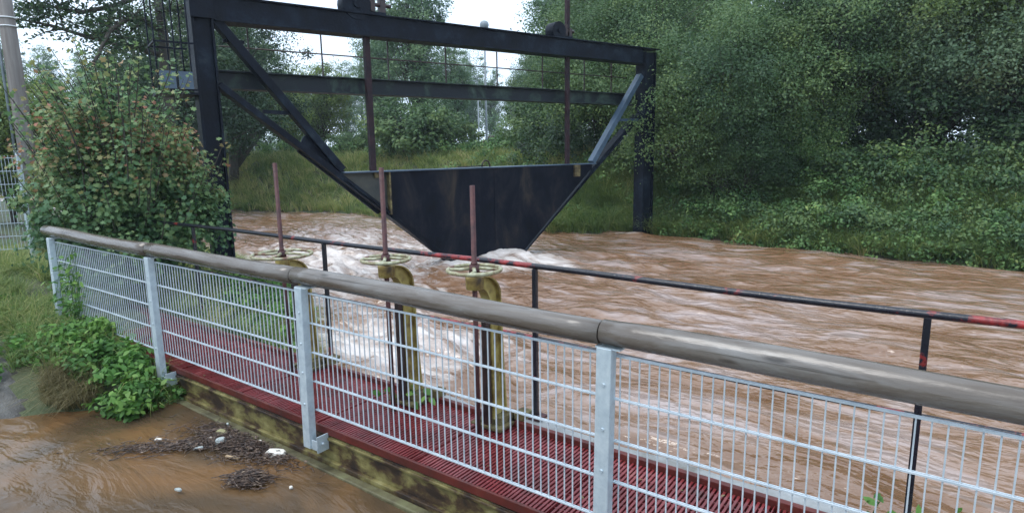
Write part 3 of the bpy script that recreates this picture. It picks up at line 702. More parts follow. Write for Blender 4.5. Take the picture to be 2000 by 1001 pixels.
# left side
place(T_dark, 455, 27, .95, 2, None, 'dark tree behind the left corner of the gantry', 'tree', B_)
place(T_dark, 365, 23, .92, 4, None, 'dark tree behind the large left bush and the access cage', 'tree', B_)
place(T_round, 330, 30, .95, 1, None, 'green tree rising between the large left bush and the access cage', 'tree', B_)
place(T_round, 480, 34, .8, 3, None, 'green tree above the grassy slope left of the lifting rod', 'tree', B_)
place(T_yellow, 630, 38, 1.15, 2, None, 'yellow green young tree above the grassy slope', 'tree', B_)
place(T_yellow, 560, 33, .8, .5, None, 'small yellow green tree between gantry strut and dark tree', 'tree', B_)
place(T_tall, 815, 36, 1.0, 0, None, 'tall feathery tree rising above the top beam left of the lamp', 'tree', B_)
place(T_tall, 750, 40, .8, 2, None, 'tall feathery tree directly behind the left lifting rod', 'tree', B_)
place(T_tall, 885, 44, .70, 4, None, 'slim tall tree just left of the tall lamp post', 'tree', B_)
place(T_tall, 1100, 34, .95, 1, None, 'tall tree behind the right hoist gear and lifting rod', 'tree', B_)
place(T_tall, 1190, 30, 1.0, 3, None, 'tall tree behind the right end of the top beam', 'tree', B_)
place(T_round, 1060, 40, .8, 1, None, 'rounded green tree right of the lamp posts', 'tree', B_)
place(T_bright, 800, 27, 1.35, 0, None, 'bright green shrub above the gate leaf left of the lamp posts', 'shrub', 'shrubs above the gate leaf', mat='lf_tree')
place(T_bright, 860, 29, 1.2, 2, None, 'round bright shrub beside the lamp posts', 'shrub', 'shrubs above the gate leaf')
place(T_bright, 690, 30, .75, 4, None, 'low bright shrub left of the left lifting rod', 'shrub', 'shrubs above the gate leaf')
place(T_bright, 1060, 25, 1.1, 1, None, 'green shrub above the gate leaf right of the lamp posts', 'shrub', 'shrubs above the gate leaf', mat='lf_tree')
place(T_bright, 1010, 28, .7, 3, None, 'low green shrub just right of the lamp posts', 'shrub', 'shrubs above the gate leaf', mat='lf_tree')
k = 0
for u, d, sc in [(30, 60, 1.0), (110, 62, .9), (190, 66, .9), (560, 70, .9), (620, 74, .85), (680, 75, .9), (760, 62, 1.0), (840, 72, 1.0), (905, 80, .95), (960, 80, .85), (1010, 85, .9), (1065, 66, .9), (1130, 60, 1.0), (1200, 55, 1.0), (500, 60, 1.1), (720, 82, 1.1), (925, 92, 1.2), (1040, 90, 1.2)]:
    place(T_tall, u, d, sc, k*1.3, None, 'hazy blue green tree in the distant tree line', 'tree', 'distant tree line'); k += 1
# left hedge behind the pole
place(T_yellow, 5, 17, .8, 1, None, 'yellow green shrub behind the wooden pole', 'shrub', 'shrubs behind the wire fence')
place(T_yellow, 120, 18, .8, 4, None, 'yellow green shrub between pole and reddish bush', 'shrub', 'shrubs behind the wire fence')
place(T_yellow, -60, 16, .85, 2.5, None, 'yellow green shrub at the left edge behind the fence', 'shrub', 'shrubs behind the wire fence')

# big reddish bush
bush = empty('maple_bush', (-9.25, 3.62, .05), label='big maple bush with reddish young tips between the wire fence and the gantry column', cat='bush')
me, cc = crown('crown', 77, [(0, 0, 1.3, 1.05, 1.1, 1.2, 4), (-.15, 0, 2.0, .65, .65, .6, 1.1), (.5, .3, 1.8, .5, .5, .55, .7), (.60, .45, 1.0, .55, .6, .85, 1.2), (-.28, -.2, 1.0, .7, .7, 1.0, 1.3), (.25, -.4, .75, .9, .6, .6, 1)], 370, 105, .24, .058, MAT['lf_bush'], tmpl=MAPLE, tipred=.56, spill=.34)
rnd = random.Random(4); P = []; Nn = []; Ti = []; tw = MB()
for i in range(210):      # long young shoots standing out of the bush
    a = rnd.uniform(0, 6.28); r = rnd.uniform(.1, 1.15); h0 = rnd.uniform(1.3, 2.6); L_ = rnd.uniform(.3, 1.0)
    b0 = Vector((r*math.cos(a), r*math.sin(a)*.8, h0)); d = Vector((math.cos(a)*.5, math.sin(a)*.5, 1.0)).normalized()
    if r > .8: h0 = rnd.uniform(.8, 2.0); b0.z = h0
    e = b0+d*L_; tw.tube([b0, b0.lerp(e, .5)+Vector((.03, 0, 0)), e], [.008, .006, .003], 4, caps=False)
    nl = int(L_*26)
    for k in range(nl):
        t = k/nl; p = b0.lerp(e, t)+Vector([rnd.gauss(0, .055) for _ in range(3)]); P.append(p); Nn.append([rnd.gauss(0, .6), rnd.gauss(0, .6), .8]); Ti.append(min(1, .35+.6*t*rnd.random()+.12*rnd.random()))
P = np.array([list(p) for p in P]); Nn = np.array(Nn)
V, s_, i_ = leaves(P, Nn, RNG.uniform(.045, .09, len(P)), MAPLE, RNG)
link('crown', me, bush)
link('young_shoots', raw_mesh('young_shoots', V, s_, i_, [MAT['lf_bush']], False, {'tint': ('FACE', Ti)}), bush)
mm = limbs(cc, 0, 2.2, .06, 80, 3, 5); mm.v += []; mm.build('trunk', MAT['bark'], bush); tw.build('twigs', MAT['bark'], bush)

# overhanging limb with leaves at top left
def limb_spray(name, pts, r, nside, seed, ls, mat, label, per=60, spread=.45, cat='branch'):
    rnd = random.Random(seed); root = empty(name, pts[0], label=label, cat=cat)
    o0 = Vector(pts[0]); P = []; m = MB(); pv = [Vector(p)-o0 for p in pts]
    m.tube(pv, [r*(1-.8*i/(len(pv)-1)) for i in range(len(pv))], 7, wob=.05)
    for i in range(nside):
        t = rnd.uniform(.1, 1)*(len(pv)-1); k = min(int(t), len(pv)-2); b0 = pv[k].lerp(pv[k+1], t-k)
        d = Vector((rnd.gauss(0, 1), rnd.gauss(0, 1), rnd.gauss(-.1, .6))).normalized(); L_ = rnd.uniform(.4, 1.3)*spread*2
        e = b0+d*L_; m.tube([b0, b0.lerp(e, .5)+Vector((0, 0, .05)), e], [r*.22, r*.14, r*.05], 5, caps=False)
        for j in range(per):
            tt = rnd.uniform(.25, 1.05); p = b0.lerp(e, tt)+Vector([rnd.gauss(0, .13) for _ in range(3)]); P.append(list(p))
    P = np.array(P); rg_ = np.random.default_rng(seed)
    V, s_, i_ = leaves(P, rg_.normal(size=(len(P), 3))*.6+[0, 0, .8], rg_.uniform(.6, 1.3, len(P))*ls, DIA, rg_)
    m.build('branch', MAT['bark'], root)
    link('leaves', raw_mesh('leaves', V, s_, i_, [MAT[mat]], False, {'tint': ('FACE', rg_.random(len(P)))}), root)
    return root
def P3(u, v, dep):
    r = R3 @ np.array([(u-1000)/1200, -(v-500.5)/1200, -1.]); return (float(r[0]*dep), float(r[1]*dep), float(EYE+r[2]*dep))
ov = empty('overhanging_tree', (*at(330, 15.5), .3), label='old tree whose dark forked limb reaches left over the wooden pole', cat='tree')
bx, by = at(330, 15.5)
mt = MB(); o0 = Vector((bx, by, .3))
def rel(*p): return Vector(P3(*p))-o0
tr = [Vector((0, 0, -.3)), rel(325, 180, 15.5), rel(318, 60, 15.4), rel(300, -60, 15.3), rel(280, -200, 15.2)]
mt.tube(tr, [.15, .14, .12, .10, .08], 10, wob=.05)
paths = [[rel(322, 110, 15.5), rel(250, 90, 15.0), rel(170, 72, 14.4), rel(100, 50, 13.9), rel(30, 36, 13.6)],
         [rel(300, -20, 15.3), rel(230, 10, 15.0), rel(160, 25, 14.6), rel(95, 12, 14.2), rel(40, 20, 14.0)],
         [rel(315, 60, 15.4), rel(260, 30, 14.8), rel(215, 60, 14.2), rel(180, 130, 13.6)],
         [rel(310, 20, 15.3), rel(380, 10, 14.8), rel(450, 50, 14.3)], [rel(300, -60, 15.3), rel(230, -80, 14.8), rel(120, -60, 14.2), rel(60, -30, 13.6)]]
P = []; rnd = random.Random(12)
for q, pth in enumerate(paths):
    mt.tube(pth, [.075-.014*i for i in range(len(pth))], 7, wob=.05)
    for i in range([26, 34, 30, 30, 40][q]):
        t = rnd.uniform(.12, 1)*(len(pth)-1); k = min(int(t), len(pth)-2); b0 = pth[k].lerp(pth[k+1], t-k)
        d = Vector((rnd.gauss(0, 1), rnd.gauss(0, 1), rnd.gauss(0, .55))).normalized(); e = b0+d*rnd.uniform(.3, 1.0)*(.45+.75*(1-t/(len(pth)-1)))
        mt.tube([b0, b0.lerp(e, .5)+Vector((0, 0, .05)), e], [.018, .012, .004], 4, caps=False)
        for j in range(rnd.randint(15, 60)):
            P.append(list(b0.lerp(e, rnd.uniform(.25, 1.05))+Vector([rnd.gauss(0, .12) for _ in range(3)])))
P = np.array(P); rg_ = np.random.default_rng(5)
V, s_, i_ = leaves(P, rg_.normal(size=(len(P), 3))*.6+[0, 0, .8], rg_.uniform(.06, .13, len(P)), DIA, rg_)
mt.build('trunk', MAT['bark'], ov)
link('crown', raw_mesh('crown', V, s_, i_, [MAT['lf_dark']], False, {'tint': ('FACE', rg_.random(len(P)))}), ov)

# grass -------------------------------------------------------------
def tuft(C0, per, rad, seed):
    rng = np.random.default_rng(seed); n_ = len(C0); a = rng.random((n_, per))*2*math.pi; r = rng.random((n_, per))**.6
    sc = rng.uniform(.55, 1.25, (n_, 1)); off = np.stack([np.cos(a)*r, np.sin(a)*r], 2)
    P = np.repeat(C0[:, None, :], per, 1).copy(); P[:, :, :2] += off*rad*sc[..., None]
    return P.reshape(-1, 3), (off*sc[..., None]).reshape(-1, 2), np.repeat(sc[:, 0], per), np.repeat(rng.normal(size=n_)*.17, per)
def blades(name, P, Hh, wd, mat, seed, lean=.5, wind=(0, 0), seg=3, label=None, kind='stuff', cat='grass', tb=.45, tf=None):
    if tf: P, TD, TS, TT = tuft(P, tf[0], tf[1], seed)
    rng = np.random.default_rng(seed); n_ = len(P)
    az = rng.random(n_)*2*math.pi; D = np.stack([np.cos(az), np.sin(az)], 1)*rng.uniform(.1, 1, (n_, 1))*lean + np.array(wind)
    Wd = np.stack([-np.sin(az+.7), np.cos(az+.7), np.zeros(n_)], 1)*wd*rng.uniform(.6, 1.3, (n_, 1))
    H = Hh*rng.uniform(.5, 1.15, n_)
    if tf: D = TD*lean*rng.uniform(.5, 1.2, (n_, 1)) + np.array(wind); H = H*TS; tb = tb + TT
    rows = []
    for k in range(seg+1):
        t = k/seg; c = P.copy(); c[:, :2] += D*(t**1.8)[..., None]*H[:, None] if False else D*(t**1.8)*H[:, None]; c[:, 2] += H*(t - .38*t**3*np.minimum(np.linalg.norm(D, axis=1), 1.3))
        w = Wd*(1-t**1.5)*.5 + Wd*.02
        rows += [c-w, c+w]
    V = np.stack(rows, 1).reshape(-1, 3); st = (seg+1)*2
    F = np.concatenate([np.stack([np.arange(n_)*st+2*k, np.arange(n_)*st+2*k+1, np.arange(n_)*st+2*k+3, np.arange(n_)*st+2*k+2], 1)[:, None] for k in range(seg)], 1).reshape(-1, 4)
    ti = np.clip(np.repeat(tb + .30*(fbm(P[:, 0]*.9, P[:, 1]*.9, 3, seed)-.5)*2 + rng.normal(size=n_)*.16, seg), 0, 1)
    me = raw_mesh(name, V, np.full(len(F), 4), F.ravel(), [MAT[mat]], False, {'tint': ('FACE', ti)})
    o = link(name, me); tag(o, label, cat, None, kind); return o
def scatter(n_, x0, x1, y0, y1, cond, seed, dens=None):
    rng = np.random.default_rng(seed); x = rng.uniform(x0, x1, n_*3); y = rng.uniform(y0, y1, n_*3); h = hgt(x, y)
    ok = cond(x, y, h)
    if dens is not None: ok &= rng.random(len(x)) < dens(x, y)
    x, y, h = x[ok][:n_], y[ok][:n_], h[ok][:n_]
    return np.stack([x, y, h-.02], 1)
dn = lambda x, y: sm(fbm(x*1.1, y*1.1, 3, 9), .3, .6)
on_path = lambda x, y: (x > -12) & (y < .26*(-x-8.2)+1.95) & (y < 2.0)
Pn = scatter(2600, -13.5, -5.6, -1.5, 3.4, lambda x, y, h: (h > -.32) & ~((x > -8.6) & (y > 2.5)) & ~on_path(x, y), 1, dn)
blades('long_grass', Pn, .34, .010, 'grass', 2, 1.4, (.25, -.15), tf=(24, .07), label='long wet green grass on the left bank beside the walkway', tb=.5)
Pn = scatter(20000, -15, -5.2, 3.5, 7.0, lambda x, y, h: (h > -.34), 3, dn)[:1400]
blades('bank_grass', Pn, .30, .011, 'grass', 4, 1.4, (.3, .2), tf=(22, .07), label='green grass on the bank between the black tube railing and the river', tb=.55)
Pn = scatter(3600, -34, -9.5, 12, 23, lambda x, y, h: (h > -.38), 5)
blades('slope_grass', Pn, .62, .022, 'grass', 6, 1.3, (.25, -.35), tf=(22, .16), label='tall yellow green grass on the far slope left of the gate', tb=.62)
Pn = scatter(4200, -10, 6, 13.8, 18.5, lambda x, y, h: (h > -.40) & (y < far_y(x)+4), 7)
blades('far_bank_grass', Pn, .66, .015, 'grass', 8, 1.35, (.15, -.45), tf=(26, .12), label='tall grass hanging towards the water on the far bank', tb=.32)
Pn = scatter(2300, -6.9, -5.55, 1.45, 2.45, lambda x, y, h: (h > -.33) & (np.hypot((x+6.5)/.36, (y-1.95)/.22) < 1), 9)
blades('dry_grass', Pn, .34, .006, 'drygrass', 10, 1.0, (.8, -.5), label='straw coloured dry grass hanging over the flooded pool edge', tb=.5)
Pn = scatter(25000, -40, -14, 20, 60, lambda x, y, h: h > -.3, 12)
blades('meadow_grass', Pn, .5, .05, 'grass', 13, .8, label='pale grass on the flat ground behind the river', tb=.8)

# uncountable leafy undergrowth of the far bank
def under(name, n_cl, per, x0, x1, yoff, hh, cr, ls, mat, seed, label, tmpl=DIA, cond=None, ybase=None, kind='stuff'):
    rng = np.random.default_rng(seed); P = []; Nn = []; Ti = []
    for i in range(n_cl):
        x = rng.uniform(x0, x1); y = (ybase(x) if ybase else float(far_y(x))) + rng.uniform(*yoff)
        if cond is not None and not cond(x, y): continue
        g0 = float(hgt(x, y)); z = g0 + rng.uniform(.05, 1)*hh*(.5+.9*float(vn(np.array(x*.8), np.array(y*.8), 3)))
        r = cr*rng.uniform(.6, 1.4); k = int(per*rng.uniform(.6, 1.4)); q = rng.normal(size=(k, 3)); q /= np.linalg.norm(q, axis=1, keepdims=True); q *= rng.random((k, 1))**.5*r*np.array([1, 1, .7])
        P.append(np.array([x, y, max(z, g0+.05)])+q); Nn.append(q/r+rng.normal(size=(k, 3))*.5+[0, -.2, .8]); Ti.append(np.full(k, rng.uniform(.1, .8))+rng.normal(size=k)*.14)
    P = np.concatenate(P); Nn = np.concatenate(Nn); Ti = np.clip(np.concatenate(Ti), 0, 1)
    V, s_, i_ = leaves(P, Nn, ls*rng.uniform(.6, 1.4, len(P)), tmpl, rng)
    return tag(link(name, raw_mesh(name, V, s_, i_, [MAT[mat]], False, {'tint': ('FACE', Ti)})), label, 'undergrowth', None, kind)
under('bank_undergrowth', 520, 90, -6.6, 7, (.1, 3.4), .75, .26, .075, 'lf_under', 51, 'tangled bramble and nettle undergrowth on the far bank right of the gantry')
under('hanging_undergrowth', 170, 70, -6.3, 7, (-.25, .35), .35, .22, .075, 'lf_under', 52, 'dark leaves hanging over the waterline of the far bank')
under('thicket_edge', 420, 110, -6.2, 8, (1.9, 3.4), 1.15, .42, .085, 'lf_tree', 60, 'dark leafy edge of the thicket above the bank grass on the far side')
under('bank_brambles', 260, 110, -6.4, 7, (-.05, 1.3), .7, .34, .07, 'lf_tree', 61, 'darker brambles mixed into the grass near the water on the far bank')
under('slope_weeds', 150, 60, -16, -7, (.6, 4.5), .5, .3, .09, 'lf_under', 53, 'leafy weeds on the far slope behind the gate leaf')
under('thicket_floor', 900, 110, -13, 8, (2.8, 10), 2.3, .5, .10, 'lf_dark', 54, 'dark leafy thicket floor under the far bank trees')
under('plateau_weeds', 220, 70, -33, -12, (5.0, 9), .8, .4, .12, 'lf_under', 56, 'light green weeds along the top of the far slope')
under('far_hedge', 600, 60, -110, 30, (-3, 5), 3.6, 1.0, .33, 'lf_far', 59, 'low blue green belt of far-off bushes behind the guard rail', ybase=lambda x: 62.)
# near plants
under('creeping_plants', 120, 60, -7.3, -5.55, (-.30, .28), .30, .13, .062, 'lf_bright', 55, 'broad leaved green creeping plants under the end of the red walkway', ybase=lambda x: 2.28, cond=lambda x, y: y < 2.50)
under('bank_herbs', 80, 35, -9.5, -6.6, (-.9, .3), .22, .10, .055, 'lf_bright', 57, 'green herbs mixed into the long grass on the left bank', ybase=lambda x: 2.2, cond=lambda x, y: y < 2.45)
under('shore_weeds', 110, 55, -9.2, -5.7, (-1.1, .1), .3, .14, .06, 'lf_bright', 58, 'green weeds on the bank seen through the mesh railing', ybase=lambda x: float(near_y(np.array(x))), cond=lambda x, y: y > 3.75)

# vine on the railing end, sprigs
def sprig(name, base, pts_list, seed, ls, mat, label, cat='plant', per=5, sp=.05):
    rnd = random.Random(seed); rg = np.random.default_rng(seed); root = empty(name, base, label=label, cat=cat)
    m = MB(); P = []
    for pts in pts_list:
        pv = [Vector(p) for p in pts]; MB().tube(pv, [.004*(1-.6*i/(len(pv)-1)) for i in range(len(pv))], 5).build('stem', MAT['lf_bright'], root)
        for i in range(len(pv)-1):
            for k in range(per): P.append(list(pv[i].lerp(pv[i+1], rnd.random())+Vector([rnd.gauss(0, sp) for _ in range(3)])))
    P = np.array(P); V, s_, i_ = leaves(P, rg.normal(size=(len(P), 3))*.5+[0, -.3, .8], rg.uniform(.7, 1.3, len(P))*ls, DIA, rg)
    link('leaves', raw_mesh('leaves', V, s_, i_, [MAT[mat]], False, {'tint': ('FACE', rg.random(len(P)))}), root)
rnd = random.Random(3)
pl = []
for i in range(16):
    x = rnd.uniform(-.1, .75); h = rnd.uniform(.4, 1.0); pl.append([(x, 0, -.2), (x+rnd.uniform(-.1, .15), -.03, h*.5), (x+rnd.uniform(-.15, .25), .02, h)])
sprig('climbing_vine', (-8.3, 2.46, 0), pl, 3, .07, 'lf_bright', 'leafy vine climbing the left end of the mesh railing', 'vine', per=14, sp=.06)
sprig('vine_sprig', (-3.4, 3.12, .01), [[(0, .02, .0), (.1, .04, .10), (.22, .0, .13), (.36, -.05, .06)], [(0, .02, 0), (-.1, .0, .06), (-.25, -.04, .03)]], 8, .085, 'lf_bright', 'small green creeper sprig growing through the red grating', 'plant', per=4, sp=.03)
sprig('ledge_plant', (-.25, 3.58, -.1), [[(0, 0, 0), (.03, 0, .12), (.06, -.02, .2)], [(.1, .02, 0), (.15, 0, .1), (.2, 0, .16)], [(.35, 0, 0), (.4, 0, .1), (.42, 0, .2)]], 9, .07, 'lf_bright', 'green leafy plant on the ledge at the bottom right', 'plant', per=5, sp=.03)

# ------------------------------------------------------------------ utility pole and wire fence at the left
px, py = at(53, 11.0); gz = float(hgt(px, py))
po = empty('utility_pole', (px, py, gz), label='weathered grey wooden utility pole behind the wire fence', cat='pole')
m = MB(); m.tube([(0, 0, -.2), (.02, .0, 2.5), (.03, -.02, 6.5)], [.135, .125, .11], 18, wob=.01); m.build('shaft', MAT['pole'], po)
m = MB()
for z in (4.02, 4.16): MB().tube([(.03+.127*math.cos(a), .127*math.sin(a), z) for a in np.linspace(0, 6.283, 25)[:-1]], .012, 6, closed=True).build('strap', MAT['whitepaint'], po)
m = MB(); m.tube([(-.05, -.155, 1.0), (-.04, -.15, 6.4)], .022, 8); m.build('conduit', MAT['greypaint'], po)
m = MB(); m.box((-.33, -.32, 3.86), (-.10, -.28, 4.3)); b_ = m.build('sign_plate', MAT['whitepaint'], po)
m = MB(); m.box((-.33, -.324, 4.31), (-.10, -.281, 4.34)); m.box((-.325, -.3235, 3.92), (-.30, -.321, 4.25)); m.build('red_border', MAT['redpaint'], b_)
m = MB(); m.box((-.31, -.34, 3.55), (-.12, -.16, 3.85)); m.build('junction_box', MAT['greypaint'], po, bevel=.008)

fpx, fpy = -12.6, 3.5
fn = empty('wire_fence', (fpx, fpy, .4), label='light grey wire mesh fence at the left edge of the picture', cat='fence')
fd = Vector((-.50, -.78, 0)).normalized()      # runs out of the picture to the left
for k in range(2):
    q = fd*2.5*k; z0 = .45
    m = MB(); m.bar((q.x, q.y, -.5), (q.x, q.y, 1.62), .075, .055, up=(0, 1, 0)); p = m.build('post', MAT['galv'], fn)
    m = MB(); m.box((q.x-.045, q.y-.04, 1.62), (q.x+.045, q.y+.04, 1.635)); m.build('cap', MAT['galv'], p)
a0 = fd*.04; a1 = fd*2.46
m = MB()
for k in range(50):
    q = a0.lerp(a1, k/49); m.bar((q.x, q.y, .0), (q.x, q.y, 1.56), .006, .006)
for k in range(8):
    z = .02+1.5*k/7
    m.bar((a0.x, a0.y, z), (a1.x, a1.y, z), .010, .010)
m.build('mesh_panel', MAT['wire'], fn)

# ------------------------------------------------------------------ lamps, guard rail, car behind the river
def lamp(u, dep, vtop, r, kind, label):
    x, y = at(u, dep); z0 = float(hgt(x, y)); zt = EYE + (288-vtop)/1200*dep
    t = empty('street_lamp', (x, y, z0), label=label, cat='street lamp', group='street lamps behind the river'); h = zt-z0
    m = MB(); m.tube([(0, 0, 0), (0, 0, .9), (0, 0, 1.0), (0, 0, h)], [r*1.4, r*1.4, r, r*.75], 12); m.build('pole', MAT['greypaint'], t)
    if kind == 'ball':
        m = MB(); prof = [(.02, -.05), (.14, .0), (.30, .22), (.33, .40), (.26, .58), (.10, .66), (.01, .68)]
        m.tube([(0, 0, h+z) for _, z in prof], [q for q, _ in prof], 18); m.build('lamp_head', MAT['greypaint'], t)
    else:
        m = MB(); m.tube([(0, 0, h-.02), (-.1, 0, h+.3), (-.5, -.2, h+.45), (-.9, -.4, h+.35)], [.05, .05, .05, .05], 8); m.build('arm', MAT['greypaint'], t)
        m = MB(); m.tube([(-.85, -.38, h+.38), (-1.1, -.5, h+.33), (-1.5, -.68, h+.25)], [.06, .14, .08], 10); m.build('lamp_head', MAT['whitepaint'], t)
lamp(951, 45, 68, .085, 'ball', 'tall grey street lamp with a round head showing above the top beam')
lamp(936, 55, 168, .065, 'arm', 'shorter street lamp with a curved pale arm, just left of the tall one')
lamp(716, 45, 190, .075, 'arm', 'pale street lamp post left of the left lifting rod')
ax, ay = at(400, 50); bx, by = at(1300, 42)
gr = empty('guard_rail', (ax, ay, 1.5), label='long pale guard rail on posts across the flat ground behind the river', cat='guard rail')
m = MB(); d = Vector((bx-ax, by-ay, 0)); nrm = Vector((-d.y, d.x, 0)).normalized()
for z, w in ((.62, .26), (.25, .06)): m.bar((0, 0, z), (d.x, d.y, z), .05, w)
m.build('rail', MAT['greypaint'], gr)
for k in range(17):
    q = d*(k/16)-nrm*-.08; m = MB(); m.bar((q.x, q.y, -.3), (q.x, q.y, .72), .10, .08, up=(0, 1, 0)); m.build('post', MAT['greypaint'], gr)
# car
cx_, cy_ = at(975, 52); ca = empty('parked_car', (cx_, cy_, 1.56), math.atan2(d.y, d.x), label='dark red car seen small behind the guard rail right of the lamp posts', cat='car')
m = MB(); m.prism([(-2.05, .35), (-2.1, .75), (-1.95, .95), (-1.2, 1.02), (-.65, 1.42), (.75, 1.45), (1.45, 1.02), (2.0, .9), (2.1, .6), (2.05, .33)], -.82, .82); cb = m.build('body', MAT['carpaint'], ca, bevel=.05)
for y0, y1 in ((-.835, -.822), (.822, .835)): MB().prism([(-1.0, 1.02), (-.6, 1.36), (.68, 1.38), (1.2, 1.02)], y0, y1).build('window', MAT['glassdark'], ca)
for sx in (-1.3, 1.3):
    for sy in (-.8, .8):
        m = MB(); m.tube([(sx, sy-.1, .32), (sx, sy+.1, .32)], .32, 18); w = m.build('wheel', MAT['rubber'], ca)
        m = MB(); m.tube([(sx, sy-.11, .32), (sx, sy+.11, .32)], .17, 12); m.build('rim', MAT['greypaint'], w)

# ------------------------------------------------------------------ flotsam
def twigs(name, cx, cy, rx, ry, n_, seed, label, z=-.262, hz=.035, rot=.4, L=(.02, .16)):
    rnd = random.Random(seed); m = MB(); cr, sr = math.cos(rot), math.sin(rot)
    for i in range(n_):
        a = rnd.gauss(0, .45); b_ = rnd.gauss(0, .45); x = a*rx; y = b_*ry
        X, Y = cx+x*cr-y*sr, cy+x*sr+y*cr
        if Y > 2.42: continue
        t = rnd.gauss(rot, .7); l = rnd.uniform(*L)*.5; z0 = z+rnd.uniform(-.01, hz)*math.exp(-(a*a+b_*b_)); bend = rnd.uniform(-.03, .03)
        r = rnd.uniform(.0015, .0045)
        if i % 3 == 0:
            w_ = rnd.uniform(.003, .011); u_ = rnd.uniform(0, 6.28); c_, s2 = math.cos(u_)*w_, math.sin(u_)*w_
            m.add([(X-c_*2, Y-s2*2, z0+.012), (X+s2, Y-c_, z0+.016), (X+c_*2, Y+s2*2, z0+.014+rnd.uniform(-.004, .008)), (X-s2, Y+c_, z0+.012)], [(0, 1, 2, 3)])
            continue
        m.tube([(X-l*math.cos(t), Y-l*math.sin(t), z0), (X+bend*math.sin(t), Y-bend*math.cos(t), z0+rnd.uniform(0, .015)), (X+l*math.cos(t), Y+l*math.sin(t), z0+rnd.uniform(-.005, .02))], [r, r, r*.5], 4, caps=False)
    return tag(m.build(name, MAT['twig']), label, 'driftwood', None, 'stuff')
twigs('driftwood_raft', -4.28, 2.34, .62, .22, 1500, 1, 'dark raft of twigs and bark floating against the walkway sill', rot=.1)
twigs('twig_trail', -4.72, 2.02, .55, .15, 420, 2, 'thin trail of twigs drifting left of the raft', rot=.75, hz=.012)
twigs('twig_clump', -3.78, 2.06, .17, .09, 330, 3, 'small separate clump of brown twigs floating in the pool', rot=.3, hz=.05, L=(.05, .2))
def chunk(name, x, y, sx, sy, sz, rz, mat, label, seed, cat, z=-.262):
    rnd = random.Random(seed); m = MB()
    prof = [(-1, -.55), (-.75, .55), (-.2, .95), (.55, .8), (1, .35), (.9, -.6), (.1, -1)]
    prof = [(a*(1+rnd.uniform(-.15, .15)), b_*(1+rnd.uniform(-.15, .15))) for a, b_ in prof]; n_ = len(prof)
    V = [(a*sx*.96, b_*sy*.96, -.35*sz) for a, b_ in prof]+[(a*sx, b_*sy, sz*.55+rnd.uniform(-.1, .1)*sz) for a, b_ in prof]+[(a*sx*.82, b_*sy*.8, sz+rnd.uniform(-.12, .12)*sz) for a, b_ in prof]
    F = [tuple(range(n_-1, -1, -1)), tuple(range(2*n_, 3*n_))]+[(k*n_+i, k*n_+(i+1) % n_, (k+1)*n_+(i+1) % n_, (k+1)*n_+i) for k in (0, 1) for i in range(n_)]
    m.add(V, F); o = m.build(name, MAT[mat], None, (x, y, z), bevel=.004); o.rotation_euler = (rnd.uniform(-.1, .1), rnd.uniform(-.1, .1), rz)
    tag(o, label, cat, 'flotsam in the pool'); return o
chunk('foam_slab', -3.94, 2.40-.02, .085, .045, .035, .5, 'foam_white', 'largest cream white foam slab at the right end of the twig raft', 1, 'foam slab')
chunk('foam_scrap', -4.22, 2.42, .022, .016, .02, .3, 'foam_white', 'small bright white scrap lying on the dark twig raft', 2, 'foam scrap')
chunk('olive_block', -4.60, 2.33, .055, .032, .035, .2, 'olive', 'olive coloured block floating at the left of the twig raft', 3, 'block')
chunk('grey_block', -4.46, 2.24, .042, .034, .04, .9, 'greyblock', 'pale grey block just below the olive block', 4, 'block')
chunk('wood_chip', -4.47, 2.40, .035, .022, .02, .4, 'tanwood', 'tan wood chip at the top of the twig raft', 5, 'wood chip')
chunk('foam_scrap', -4.62, 2.24, .02, .012, .01, .4, 'foam_white', 'white scrap between the olive block and the pale grey block', 6, 'foam scrap')
chunk('plank_piece', -4.17, 2.17, .07, .012, .012, .35, 'tanwood', 'thin tan stick along the lower edge of the raft', 7, 'stick')
chunk('foam_scrap', -4.93, 1.99, .03, .016, .012, .6, 'foam_white', 'pale scrap at the left tip of the twig trail', 8, 'foam scrap')
chunk('foam_scrap', -4.52, 2.10, .04, .014, .012, .9, 'greyblock', 'pale pointed scrap left of the grey block', 9, 'foam scrap')
chunk('foam_scrap', -4.05, 1.72, .03, .014, .012, .2, 'greyblock', 'pale scrap floating alone at the lower left of the pool', 10, 'foam scrap')
chunk('foam_scrap', -3.45, 2.17, .012, .012, .012, .2, 'foam_white', 'tiny white scrap right of the separate twig clump', 11, 'foam scrap')
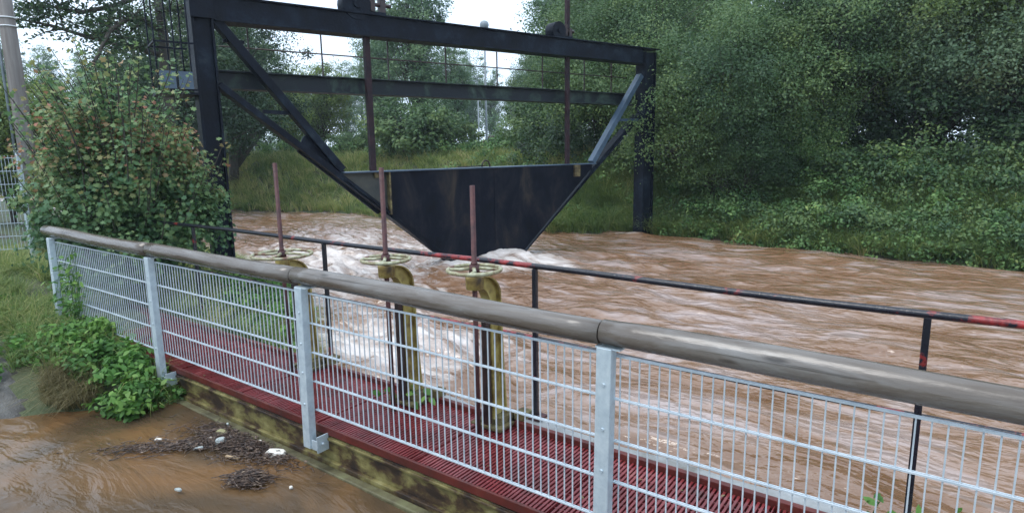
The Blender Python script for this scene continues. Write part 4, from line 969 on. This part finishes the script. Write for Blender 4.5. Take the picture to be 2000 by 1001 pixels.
# plastic bottle
gm_, n, b = M_('clear_plastic'); b.inputs['Base Color'].default_value = (.75, .82, .82, 1); b.inputs['Transmission Weight'].default_value = .75; b.inputs['Roughness'].default_value = .15; b.inputs['IOR'].default_value = 1.25
MAT['plastic'] = gm_
bt = empty('plastic_bottle', (-4.80, 2.36, -.25), .75, label='clear plastic bottle floating above the olive block near the beam', cat='bottle')
m = MB(); prof = [(-.10, .004), (-.10, .030), (-.06, .033), (-.05, .030), (0, .033), (.01, .030), (.05, .033), (.09, .014), (.11, .012)]
m.tube([(x, 0, 0) for x, _ in prof], [r for _, r in prof], 18); m.build('body', MAT['plastic'], bt)
m = MB(); m.tube([(.111, 0, 0), (.128, 0, 0)], .014, 14); m.build('cap', MAT['greyblock'], bt)

# ------------------------------------------------------------------ rainy air
m = MB(); m.box((-170, -40, -2.2), (90, 190, 22)); hz_ = bpy.data.materials.new('rainy_air'); hz_.use_nodes = True; n = hz_.node_tree; n.nodes.clear()
pv_ = n.nodes.new('ShaderNodeVolumePrincipled'); pv_.inputs['Color'].default_value = (.82, .92, 1, 1); pv_.inputs['Density'].default_value = .0009; pv_.inputs['Anisotropy'].default_value = .2
oo = n.nodes.new('ShaderNodeOutputMaterial'); n.links.new(pv_.outputs['Volume'], oo.inputs['Volume'])
tag(m.build('haze', hz_), 'thin rainy haze over the river', 'haze', None, 'stuff')

rg = np.random.default_rng(40); n_ = 150
P = np.stack([rg.uniform(-7.5, 1.5, n_), rg.uniform(ND+.03, FD+.25, n_), np.full(n_, .008)], 1); P[P[:, 1] > FD-.02, 2] = -.03; P[(P[:, 1] > FD-.02) & (P[:, 0] < -2.8), 2] = -.06
V, s_, i_ = leaves(P, rg.normal(size=(n_, 3))*.25+[0, 0, 1], rg.uniform(.012, .035, n_), DIA, rg)
tag(link('leaf_litter', raw_mesh('leaf_litter', V, s_, i_, [MAT['drygrass']], False, {'tint': ('FACE', rg.random(n_)*.6)})), 'small fallen leaves and bits lying on the red walkway', 'leaf litter', None, 'stuff')
